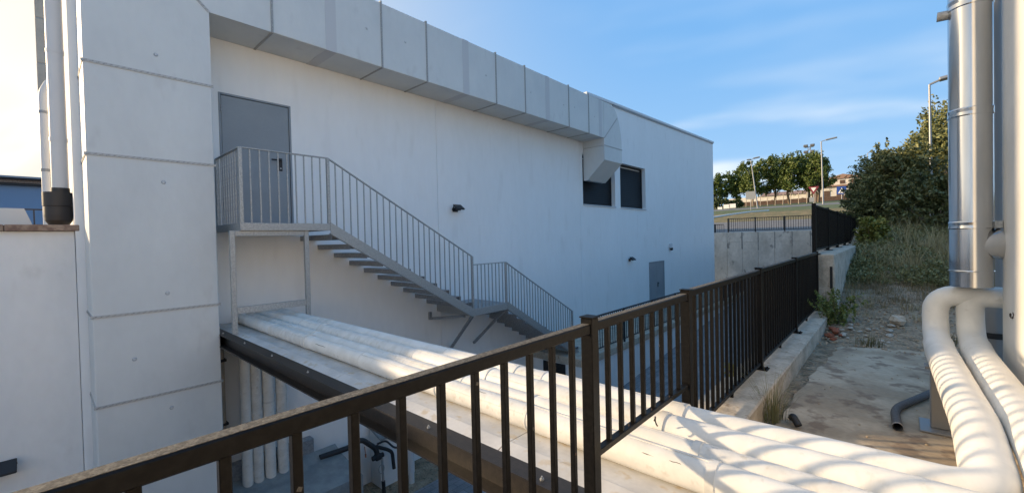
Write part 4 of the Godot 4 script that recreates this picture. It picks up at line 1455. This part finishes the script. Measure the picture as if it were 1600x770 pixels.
func limb(s: SurfaceTool, a: Vector3, b: Vector3, r0: float, r1: float) -> void:
	var m := (a + b) * 0.5 + Vector3(rng.randfn(), rng.randfn(), rng.randfn()) * a.distance_to(b) * 0.05
	tube(s, [a, m, b], [r0, (r0 + r1) * 0.5, r1], 7)

# a bush or small tree: stems plus several leaf clumps of uneven size
func shrub(n: String, label: String, category: String, base: Vector3, size: Vector3, clumps: int, per: int, leaf: float, ca: Color, cb: Color, m: Material, group: String, low := 0.15) -> void:
	var t := thing(n, label, category, base, group)
	var st := mb()
	var cr := mb()
	for i in clumps:
		var f := rng.randf()
		var a := rng.randf_range(0, TAU)
		var y := lerpf(low, 0.9, pow(f, 0.8))
		var taper := sqrt(maxf(0.05, 1.0 - pow(absf(y - 0.42) / 0.62, 2.0)))
		var rr := sqrt(rng.randf()) * 0.8 * taper
		var c := base + Vector3(cos(a) * rr * size.x, y * size.y, sin(a) * rr * size.z)
		var k := rng.randf_range(0.09, 0.24) * size.y
		var tone := rng.randf()
		leaves(cr, c, Vector3(k, k * 0.75, k), int(per * rng.randf_range(0.25, 0.8)), leaf, ca.lerp(cb, tone * 0.5), cb.lerp(ca, (1.0 - tone) * 0.4))
		if i % 2 == 0: limb(st, base + Vector3(rng.randf_range(-0.1, 0.1), 0, rng.randf_range(-0.1, 0.1)), c, 0.035 * size.y / 3.0, 0.008)
	# loose twigs that break the outline
	for i in clumps * 5:
		var a := rng.randf_range(0, TAU)
		var y := rng.randf_range(0.2, 1.0)
		var taper := sqrt(maxf(0.02, 1.0 - pow(absf(y - 0.42) / 0.66, 2.0)))
		var o := Vector3(cos(a) * taper, 0.35 + y * 0.7, sin(a) * taper)
		var c := base + Vector3(cos(a) * size.x * taper * 0.85, y * size.y, sin(a) * size.z * taper * 0.85)
		twig(cr, c, (o + rdir() * 0.5).normalized(), size.y * rng.randf_range(0.06, 0.19), 9, leaf, ca, cb)
	obj("stems" if category != "tree" else "trunk", st, M.bark, t)
	obj("crown" if category == "tree" else "foliage", cr, m, t)

func vegetation() -> void:
	var g1 := Color(0.11, 0.125, 0.035)
	var g2 := Color(0.22, 0.22, 0.08)
	var d1 := Color(0.075, 0.09, 0.028)
	var d2 := Color(0.15, 0.16, 0.06)
	# hedge of big bushes beyond the weeds
	shrub("large_bush", "tall dense bush with a leafy top rising behind the stainless flue", "bush", Vector3(26.5, 0.2, 2.0), Vector3(2.1, 4.5, 1.75), 36, 1000, 0.105, g1, g2, M.leaf, "bushes beyond the weeds")
	shrub("large_bush", "wide dark green bush between the black fence and the taller bush", "bush", Vector3(20.5, -0.15, 0.15), Vector3(1.5, 3.15, 1.15), 30, 900, 0.08, d1, g2, M.leafdark, "bushes beyond the weeds")
	shrub("large_bush", "loose light bush overhanging the end of the higher black fence", "bush", Vector3(20.5, -0.15, -0.75), Vector3(1.1, 2.0, 0.75), 22, 600, 0.075, d1, d2, M.leafdark, "bushes beyond the weeds")
	shrub("large_bush", "thin feathery bush top beside the distant street lamp", "bush", Vector3(22.5, -0.15, -0.75), Vector3(0.7, 3.0, 0.55), 16, 420, 0.075, d1, g2, M.leaf, "bushes beyond the weeds", 0.4)
	shrub("large_bush", "dark low bush at the foot of the tall bush by the flue", "bush", Vector3(18.4, -0.15, 1.0), Vector3(1.2, 1.9, 1.3), 22, 700, 0.08, d1, d2, M.leafdark, "bushes beyond the weeds")
	shrub("large_bush", "dark bush behind the flue and vent pipe", "bush", Vector3(19.5, -0.15, 3.2), Vector3(1.6, 3.4, 1.5), 24, 600, 0.09, d1, g2, M.leafdark, "bushes beyond the weeds")
	shrub("olive_tree", "slender tree top rising above the tall bush by the flue", "tree", Vector3(32, 0.3, 2.1), Vector3(1.2, 6.2, 1.1), 24, 420, 0.13, d1, g2, M.leaf, "", 0.45)
	shrub("young_shrub", "small yellow green shrub at the edge of the weeds by the fence", "shrub", Vector3(15.2, yard_y(15.2) - 0.05, -0.45), Vector3(0.36, 0.85, 0.35), 14, 90, 0.075, Color(0.16, 0.17, 0.03), Color(0.22, 0.22, 0.05), M.leaf, "")
	var gw := thing("green_weed", "upright leafy green weed growing at the end of the kerb", "weed", Vector3(8.4, yard_y(8.4), -0.72))
	var gl := mb()
	var gs := mb()
	for i in 46:
		var p := Vector3(8.4 + rng.randfn() * 0.10, yard_y(8.4) - 0.03, -0.72 + rng.randfn() * 0.08)
		var d := (Vector3.UP + Vector3(rng.randfn(), 0, rng.randfn()) * 0.30).normalized()
		var l := rng.randf_range(0.25, 0.68)
		twig(gl, p, d, l, 22, 0.034, Color(0.10, 0.14, 0.03), Color(0.20, 0.23, 0.065))
		if i % 2 == 0: tube(gs, [p, p + d * l * 0.8], [0.005, 0.002], 5)
	obj("stems", gs, M.bark, gw)
	obj("foliage", gl, M.leaf, gw)
	# tall grass clump at the kerb and a few small tufts
	var gc := solo("grass_clump", tuft(75, 0.46, 0.09, 0.0038, Color(0.13, 0.14, 0.05), Color(0.28, 0.25, 0.13)), M.grass, "tall dry green grass clump at the kerb beside the pipes", "grass")
	gc.position = Vector3(3.93, -1.515, -0.74)
	var tb := thing("seedling", "small yellow green seedling behind the fence bars on the kerb", "plant", Vector3(4.05, -1.33, -1.12))
	var sd := mb()
	leaves(sd, Vector3(4.05, -1.20, -1.10), Vector3(0.05, 0.07, 0.05), 26, 0.035, Color(0.20, 0.20, 0.03), Color(0.26, 0.25, 0.06))
	obj("leaves", sd, M.leaf, tb)
	sd = mb()
	tube(sd, [Vector3(4.05, -1.335, -1.12), Vector3(4.05, -1.2, -1.10)], 0.004, 5)
	obj("stem", sd, M.bark, tb)
	var sp := [[7.35, -0.26, 0.2, 60], [7.9, 0.5, 0.22, 40], [7.5, 1.1, 0.2, 40]]
	for q in sp:
		var o := solo("weed_tuft", tuft(q[3], q[2], 0.16, 0.006, Color(0.09, 0.09, 0.035), Color(0.17, 0.15, 0.07)), M.grass, "low dry weed tuft on the edge of the concrete slab", "weed", "weed tufts at the slab edge")
		o.position = Vector3(q[0], yard_y(q[0]) - 0.02, q[1])
	# weeds over the bank: uncountable
	var lw := mb()
	leaves(lw, Vector3(0, 0.14, 0), Vector3(0.24, 0.17, 0.24), 70, 0.05, Color(0.13, 0.14, 0.05), Color(0.24, 0.235, 0.10))
	for i in 8: blade(lw, Vector3(rng.randf_range(-0.1, 0.1), 0, rng.randf_range(-0.1, 0.1)), Vector3(rng.randfn(), 0, rng.randfn()).normalized(), 0.38, 0.006, Color(0.26, 0.24, 0.12))
	var kinds := [lw.commit(), tuft(22, 0.34, 0.24, 0.006, Color(0.26, 0.22, 0.11), Color(0.40, 0.33, 0.18)), tuft(24, 0.24, 0.25, 0.007, Color(0.17, 0.135, 0.075), Color(0.27, 0.21, 0.12)), tuft(14, 0.72, 0.16, 0.0055, Color(0.24, 0.21, 0.10), Color(0.42, 0.36, 0.20))]
	var wm := FastNoiseLite.new()
	wm.seed = 31
	wm.frequency = 0.35
	for kd in 4:
		var tr := []
		for i in 5200:
			var x := rng.randf_range(8.4, 19.5)
			var z := rng.randf_range(-0.72, 4.2)
			if i % 4 == 0: x = rng.randf_range(10.5, 19.5)
			var dens := clampf((x - 8.2) / 2.6, 0.0, 1.0)
			if x < 11.0 and kd == 0: dens *= 0.15
			if kd == 1: dens *= 0.75
			if x > 11.5 and kd == 2: dens *= 0.25
			if kd == 3: dens *= 0.22 if x > 10.5 else 0.02
			var nv := wm.get_noise_2d(x, z * 1.6 + kd * 40.0)
			if rng.randf() > dens * clampf(0.42 + nv * 2.2, 0.03, 1.0): continue
			var k := rng.randf_range(0.5, 1.25) * lerpf(0.5, 0.9, clampf((x - 9.0) / 4.0, 0, 1))
			tr.append(Transform3D(Basis(Vector3.UP, rng.randf_range(0, 6)).scaled(Vector3(k, k * rng.randf_range(0.7, 1.3), k)), Vector3(x, yard_y(x) - 0.03, z)))
		var mm := MultiMesh.new()
		mm.transform_format = MultiMesh.TRANSFORM_3D
		mm.mesh = kinds[kd]
		mm.instance_count = tr.size()
		for i in tr.size(): mm.set_instance_transform(i, tr[i])
		var o := MultiMeshInstance3D.new()
		o.multimesh = mm
		o.material_override = M.grass
		o.name = ["green_weeds", "straw_grass", "withered_weeds", "tall_grass"][kd]
		add_child(o)
		meta(o, ["dense green weeds covering the bank below the bushes", "straw coloured grass mixed into the weedy bank", "withered brown weeds in front of the green bank", "tall pale grass stalks standing among the weeds on the bank"][kd], "weeds", "", "stuff")

# ---------------------------------------------------------------- beyond the alley
func tree_proto(h: float, w: float, ca: Color, cb: Color) -> Node3D:
	var t := Node3D.new()
	var tr := mb()
	var cr := mb()
	limb(tr, Vector3(0, -0.2, 0), Vector3(0, h * 0.45, 0), 0.2, 0.11)
	var lobes := []
	for i in 8:
		var a := i * 2.4 + rng.randf_range(-0.4, 0.4)
		var y := lerpf(0.36, 0.84, i / 7.0) * h
		var r := w * rng.randf_range(0.25, 0.72) * (1.0 - 0.55 * absf(i / 7.0 - 0.4))
		lobes.append(Vector3(cos(a) * r, y, sin(a) * r))
		limb(tr, Vector3(0, h * rng.randf_range(0.18, 0.42), 0), lobes[i], 0.09, 0.025)
	for i in 60:
		var lb: Vector3 = lobes[i % 8]
		var c := lb + rdir() * w * rng.randf_range(0.1, 0.36)
		var k := rng.randf_range(0.10, 0.26) * w
		var tone := rng.randf()
		leaves(cr, c, Vector3(k, k * 0.8, k), 120, 0.24, ca.lerp(cb, tone * 0.5), cb.lerp(ca, (1.0 - tone) * 0.4), 1.3)
	for i in 150:
		var lb: Vector3 = lobes[i % 8]
		var d := rdir()
		twig(cr, lb + d * w * 0.30, (d + Vector3.UP * 0.4).normalized(), rng.randf_range(0.3, 0.95), 8, 0.2, ca, cb)
	var a1 := MeshInstance3D.new()
	a1.mesh = tr.commit()
	a1.material_override = M.bark
	a1.name = "trunk"
	t.add_child(a1)
	var a2 := MeshInstance3D.new()
	a2.mesh = cr.commit()
	a2.material_override = M.leaf
	a2.name = "crown"
	t.add_child(a2)
	return t

func street_lamp(label: String, base: Vector3, top: Vector3, reach: float, rad := 0.09, double := false) -> void:
	var t := thing("street_lamp", label, "street lamp", base, "street lamps")
	var s := mb()
	tube(s, [base, base.lerp(top, 0.5), top], [rad, rad * 0.8, rad * 0.6], 12)
	obj("pole", s, M.lampgrey, t)
	s = mb()
	var tip := top + Vector3(0, 0.12, reach * 0.45)
	bar(s, top, tip, 0.07, 0.07, 0.01)
	obj("arm", s, M.lampgrey, t)
	s = mb()
	box(s, top + Vector3(0, 0.17, reach * 0.85), Vector3(0.34, 0.13, absf(reach) * 0.95), 0.04, Basis(Vector3.RIGHT, -0.12 * signf(reach)))
	if double: box(s, top + Vector3(0, 0.05, -reach * 0.3), Vector3(0.34, 0.13, absf(reach) * 0.6), 0.04)
	obj("lamp_head", s, M.lamphead if double else M.lampgrey, t)

func far_place() -> void:
	# hillside bands
	var bands := [[30.0, 38.5, M.asphalt, "pavement", "grey pavement above the concrete retaining wall"], [38.5, 48.0, M.drygrass, "dry_verge", "yellow dry grass slope beyond the pavement"], [48.0, 58.0, M.lawn, "lawn", "green lawn below the plane trees"], [58.0, 68.0, M.asphalt, "road", "road at the foot of the plane trees"], [68.0, 900.0, M.lawn, "hill", "grass hill rising behind the road"]]
	for b in bands:
		var s := mb()
		var xs := [b[0]]
		for k in [48.0, 60.0, 95.0, 160.0, 700.0]:
			if k > b[0] and k < b[1]: xs.append(k)
		xs.append(b[1])
		strip(s, xs, -600.0, 600.0, hill_y)
		struct(b[3], s, b[2], b[4])
	var s := mb()
	var kp := [Vector3(43.0, 0, -13.4), Vector3(46.0, 0, -12.4), Vector3(48.6, 0, -11.2), Vector3(50.0, 0, -9.6)]
	for i in 3:
		var a: Vector3 = kp[i]
		var b: Vector3 = kp[i + 1]
		a.y = hill_y(a.x) + 0.06
		b.y = hill_y(b.x) + 0.06
		bar(s, a, b, 0.22, 0.14, 0.02)
	struct("white_kerb", s, M.whitepaint, "white kerb curving along the dry grass slope")
	# concrete retaining wall of formwork panels
	var w := thing("retaining_wall", "weathered grey concrete retaining wall closing the end of the alley", "wall", Vector3(30, -2.8, -4.6))
	for i in 9:
		var z1 := -0.98 - i * 0.888
		var z0 := z1 - 0.888
		for r in [[-3.6, -0.50], [-0.492, 0.135]]:
			s = mb()
			bx(s, Vector3(29.75 + rng.randf_range(-0.006, 0.006), r[0], z0 + 0.006), Vector3(30.05, r[1], z1 - 0.006), 0.008)
			obj("panel", s, M.concrete_wall, w)
	s = mb()
	bx(s, Vector3(29.79, -3.6, -12.0), Vector3(30.04, 0.12, -0.98))
	bx(s, Vector3(29.76, -3.6, -16.0), Vector3(30.05, -0.22, -8.99))
	obj("core", s, M.concrete_wall, w)
	for i in 7:
		s = mb()
		bx(s, Vector3(29.742, rng.randf_range(-1.5, -0.7), -1.84 - i * 0.888), Vector3(29.749, 0.12, -1.87 - i * 0.888 + rng.randf_range(-0.05, 0.0)))
		obj("water_stain", s, M.stain, w)
	var r2 := thing("street_railing", "black railing with thin bars on top of the concrete retaining wall", "railing", Vector3(29.9, 0.14, -5))
	var runs := [[-1.1, -8.06, 0.14, 1.02], [-8.3, -12.0, -0.22, 0.68]]
	for q in runs:
		s = mb()
		bx(s, Vector3(29.88, q[3] - 0.04, q[1]), Vector3(29.92, q[3], q[0]))
		obj("top_rail", s, M.railing, r2)
		s = mb()
		bx(s, Vector3(29.885, q[2] + 0.08, q[1]), Vector3(29.915, q[2] + 0.11, q[0]))
		obj("bottom_rail", s, M.railing, r2)
		s = mb()
		bx(s, Vector3(-0.011, 0, -0.011), Vector3(0.011, q[3] - q[2] - 0.15, 0.011))
		var bm := s.commit()
		var z: float = q[0]
		while z > q[1]:
			put("baluster", bm, M.railing, r2, Vector3(29.9, q[2] + 0.11, z))
			z -= 0.125
		s = mb()
		bx(s, Vector3(-0.035, 0, -0.035), Vector3(0.035, q[3] - q[2] + 0.03, 0.035))
		var pm := s.commit()
		z = q[1] + 0.02
		while z < q[0]:
			put("post", pm, M.railing, r2, Vector3(29.9, q[2] - 0.01, z))
			z += 1.56
	# trees
	var protos := [tree_proto(8.1, 3.0, Color(0.065, 0.105, 0.020), Color(0.15, 0.19, 0.04)), tree_proto(7.5, 2.8, Color(0.058, 0.095, 0.018), Color(0.14, 0.18, 0.04)), tree_proto(6.0, 2.5, Color(0.06, 0.098, 0.018), Color(0.14, 0.185, 0.04))]
	var spots := [[84.0, -27.6, 2, 0.8], [83.0, -24.3, 2, 0.95], [86.0, -21.6, 2, 1.08], [82.0, -18.2, 0, 0.95], [86.0, -15.6, 0, 1.02], [83.0, -12.9, 1, 1.1], [86.0, -10.6, 0, 1.0], [82.5, -9.0, 1, 0.98]]
	var say := ["low tree at the end of the row beside the white building corner", "dark rounded tree second in the far tree row", "small tree behind the white notice boards", "tall leafy tree behind the leaning street lamp", "tall leafy tree in the middle of the far row", "tall tree with a bare pale trunk in the far row", "tall tree below the floodlight mast", "tall tree behind the give way sign"]
	for i in spots.size():
		var q: Array = spots[i]
		var t: Node3D = protos[q[2]].duplicate()
		t.name = numbered("plane_tree")
		add_child(t)
		t.position = Vector3(q[0], hill_y(q[0]), q[1])
		t.rotation.y = i * 1.9
		t.scale = Vector3(1.0, 1.07, 1.0) * q[3]
		meta(t, say[i], "tree", "tree row beyond the road")
	for p in protos: p.queue_free()
	for q in [[73.0, -20.6, 1.6], [75.0, -18.9, 1.2], [74.0, -22.0, 1.9]]:
		shrub("round_bush", "low rounded bush below the far tree row", "bush", Vector3(q[0], hill_y(q[0]), q[1]), Vector3(1.4, q[2], 1.2), 10, 120, 0.22, Color(0.04, 0.065, 0.018), Color(0.085, 0.11, 0.03), M.leaf, "low bushes below the trees")
	# lamps
	street_lamp("leaning street lamp with a dark flat head before the far trees", Vector3(60, hill_y(60) - 0.3, -12.68), Vector3(60, 9.3, -13.4), 0.75, 0.09, true)
	street_lamp("upright street lamp next to the give way sign", Vector3(60, hill_y(60), -6.08), Vector3(60, 10.35, -6.2), 1.1)
	street_lamp("tall street lamp rising behind the big bushes", Vector3(24, 0.25, 1.10), Vector3(24, 5.80, 1.06), 0.7, 0.055)
	street_lamp("short distant street lamp above the thin bush top", Vector3(75, hill_y(75), -2.7), Vector3(75, 10.5, -2.7), 0.5, 0.07)
	# floodlight mast
	var fm := thing("floodlight_mast", "lattice floodlight mast showing above the far trees", "mast", Vector3(112, 6, -13.7))
	s = mb()
	for e in [[-0.35, -0.35], [0.35, -0.35], [0.35, 0.35], [-0.35, 0.35]]:
		bar(s, Vector3(112 + e[0], 6, -13.7 + e[1]), Vector3(112 + e[0] * 0.6, 18.4, -13.7 + e[1] * 0.6), 0.08, 0.08)
	for k in 14:
		var y := 6.5 + k * 0.85
		for d in [-0.3, 0.3]:
			bar(s, Vector3(112 + d, y, -14.0), Vector3(112 + d, y + 0.85, -13.4), 0.05, 0.05)
	obj("lattice", s, M.signgrey, fm)
	for y in [17.2, 18.5]:
		s = mb()
		bx(s, Vector3(111.9, y - 0.07, -14.5), Vector3(112.1, y + 0.07, -12.9))
		obj("cross_arm", s, M.signgrey, fm)
		for z in [-14.3, -13.1]:
			s = mb()
			box(s, Vector3(111.8, y + 0.3, z), Vector3(0.5, 0.5, 0.8), 0.08, Basis(Vector3.BACK, 0.5))
			obj("lamp_head", s, M.lamphead, fm)
	# signs
	var sg := thing("give_way_sign", "red and white triangular give way sign on a pole", "road sign", Vector3(50, 2.2, -5.8))
	s = mb()
	tube(s, [Vector3(50, 2.2, -5.8), Vector3(50, 4.4, -5.8)], 0.04, 10)
	obj("pole", s, M.lampgrey, sg)
	s = mb()
	prism(s, PackedVector2Array([Vector2(-6.24, 4.42), Vector2(-5.36, 4.42), Vector2(-5.8, 3.66)]), 0, 49.93, 49.95)
	obj("border", s, M.signred, sg)
	s = mb()
	prism(s, PackedVector2Array([Vector2(-6.02, 4.31), Vector2(-5.58, 4.31), Vector2(-5.8, 3.93)]), 0, 49.915, 49.928)
	obj("field", s, M.signwhite, sg)
	s = mb()
	bx(s, Vector3(49.93, 2.95, -6.15), Vector3(49.95, 3.4, -5.75))
	obj("lower_plate", s, M.signgrey, sg)
	sg = thing("crossing_sign", "blue square pedestrian crossing sign before the white house", "road sign", Vector3(50, 2.2, -3.66))
	s = mb()
	tube(s, [Vector3(50, 2.2, -3.66), Vector3(50, 4.1, -3.66)], 0.04, 10)
	obj("pole", s, M.lampgrey, sg)
	s = mb()
	bx(s, Vector3(49.93, 3.5, -4.03), Vector3(49.95, 4.22, -3.3), 0.0)
	obj("plate", s, M.signblue, sg)
	s = mb()
	prism(s, PackedVector2Array([Vector2(-3.93, 3.6), Vector2(-3.40, 3.6), Vector2(-3.665, 4.1)]), 0, 49.915, 49.928)
	obj("triangle", s, M.signwhite, sg)
	s = mb()
	prism(s, PackedVector2Array([Vector2(-3.69, 3.98), Vector2(-3.64, 3.98), Vector2(-3.62, 3.80), Vector2(-3.54, 3.64), Vector2(-3.58, 3.63), Vector2(-3.66, 3.77), Vector2(-3.75, 3.63), Vector2(-3.80, 3.64), Vector2(-3.71, 3.82)]), 0, 49.902, 49.913)
	obj("walker", s, M.rubber, sg)
	sg = thing("sign_back", "grey back of a square road sign beside the leaning lamp", "road sign", Vector3(55, 2.9, -12.35))
	s = mb()
	tube(s, [Vector3(55, 2.6, -12.35), Vector3(55, 4.9, -12.35)], 0.035, 10)
	obj("pole", s, M.lampgrey, sg)
	s = mb()
	bx(s, Vector3(54.93, 4.0, -12.85), Vector3(54.95, 4.9, -11.85), 0.01)
	obj("plate", s, M.signgrey, sg)
	for q in [[-0.285, 0.0560, 0.6], [-0.2715, 0.0605, 0.8], [-0.2600, 0.0612, 0.85]]:
		var bz: float = q[0] * 70
		var by: float = q[1] * 70
		var nb := thing("notice_board", "small white notice board on posts on the lawn", "board", Vector3(70, hill_y(70), bz), "white boards on the lawn")
		s = mb()
		bx(s, Vector3(69.97, by - 0.3, bz - q[2] * 0.55), Vector3(70.0, by + 0.33, bz + q[2] * 0.55), 0.01)
		obj("panel", s, M.signwhite, nb)
		for k in [-0.3, 0.3]:
			s = mb()
			bx(s, Vector3(70.001, hill_y(70) - 0.05, bz + k - 0.03), Vector3(70.06, by - 0.1, bz + k + 0.03))
			obj("post", s, M.lamphead, nb)
	# brown wall, pale posts, white buildings behind the trees
	s = mb()
	bx(s, Vector3(99.7, hill_y(100) - 0.5, -24.5), Vector3(100.2, hill_y(100) + 1.0, -3.0), 0.05)
	solo("brown_wall", s, M.brownwall, "long low brown wall behind the tree trunks", "wall")
	for i in 11:
		s = mb()
		var z := -19.5 + i * 1.05
		tube(s, [Vector3(79, hill_y(79) - 0.1, z), Vector3(79, hill_y(79) + rng.randf_range(1.2, 2.0), z + rng.randf_range(-0.1, 0.1))], 0.05, 8)
		solo("stake", s, M.beige, "pale wooden stake in the row before the brown wall", "stake", "stakes before the brown wall")
	var hb := thing("white_house", "long low white house with arched openings behind the trees", "house", Vector3(118, 6, -21))
	s = mb()
	bx(s, Vector3(116, 5.5, -31), Vector3(124, 8.9, -13.5))
	obj("wall", s, M.farwhite, hb)
	s = mb()
	prism(s, PackedVector2Array([Vector2(115.7, 8.9), Vector2(120, 10.0), Vector2(124.3, 8.9)]), 2, -24.0, -13.2)
	obj("roof", s, M.tileroof, hb)
	for z in [-29.6, -28.0, -24.5, -21.5, -18.5, -15.5]:
		s = mb()
		var p := PackedVector2Array([Vector2(z - 0.45, 6.4), Vector2(z + 0.45, 6.4), Vector2(z + 0.45, 7.5)])
		for k in 7: p.append(Vector2(z + 0.45 * cos(PI * k / 6.0), 7.5 + 0.45 * sin(PI * k / 6.0)))
		prism(s, p, 0, 115.96, 115.99)
		obj("window", s, M.brownwall, hb)
	hb = thing("white_house", "taller white house with a red tiled roof by the crossing sign", "house", Vector3(108, 6, -8.5))
	s = mb()
	bx(s, Vector3(105, 5.5, -13.2), Vector3(113, 8.9, -2.0))
	obj("wall", s, M.farwhite, hb)
	s = mb()
	bx(s, Vector3(104.6, 8.9, -13.5), Vector3(113.3, 9.2, -1.8), 0.03)
	obj("roof", s, M.tileroof, hb)
	s = mb()
	bx(s, Vector3(107, 9.2, -10.8), Vector3(111, 10.6, -4.5))
	obj("upper_wall", s, M.farwhite, hb)
	s = mb()
	prism(s, PackedVector2Array([Vector2(-11.1, 10.6), Vector2(-7.6, 11.5), Vector2(-4.2, 10.6)]), 0, 106.7, 111.3)
	obj("upper_roof", s, M.tileroof, hb)
	for z in [-9.6, -7.7, -5.9]:
		s = mb()
		bx(s, Vector3(106.95, 9.55, z - 0.4), Vector3(106.99, 10.3, z + 0.4))
		obj("window", s, M.brownwall, hb)
	for z in [-12.0, -10.0, -8.0, -6.0]:
		s = mb()
		bx(s, Vector3(104.95, 6.8, z - 0.5), Vector3(104.99, 8.2, z + 0.5))
		obj("window", s, M.brownwall, hb)
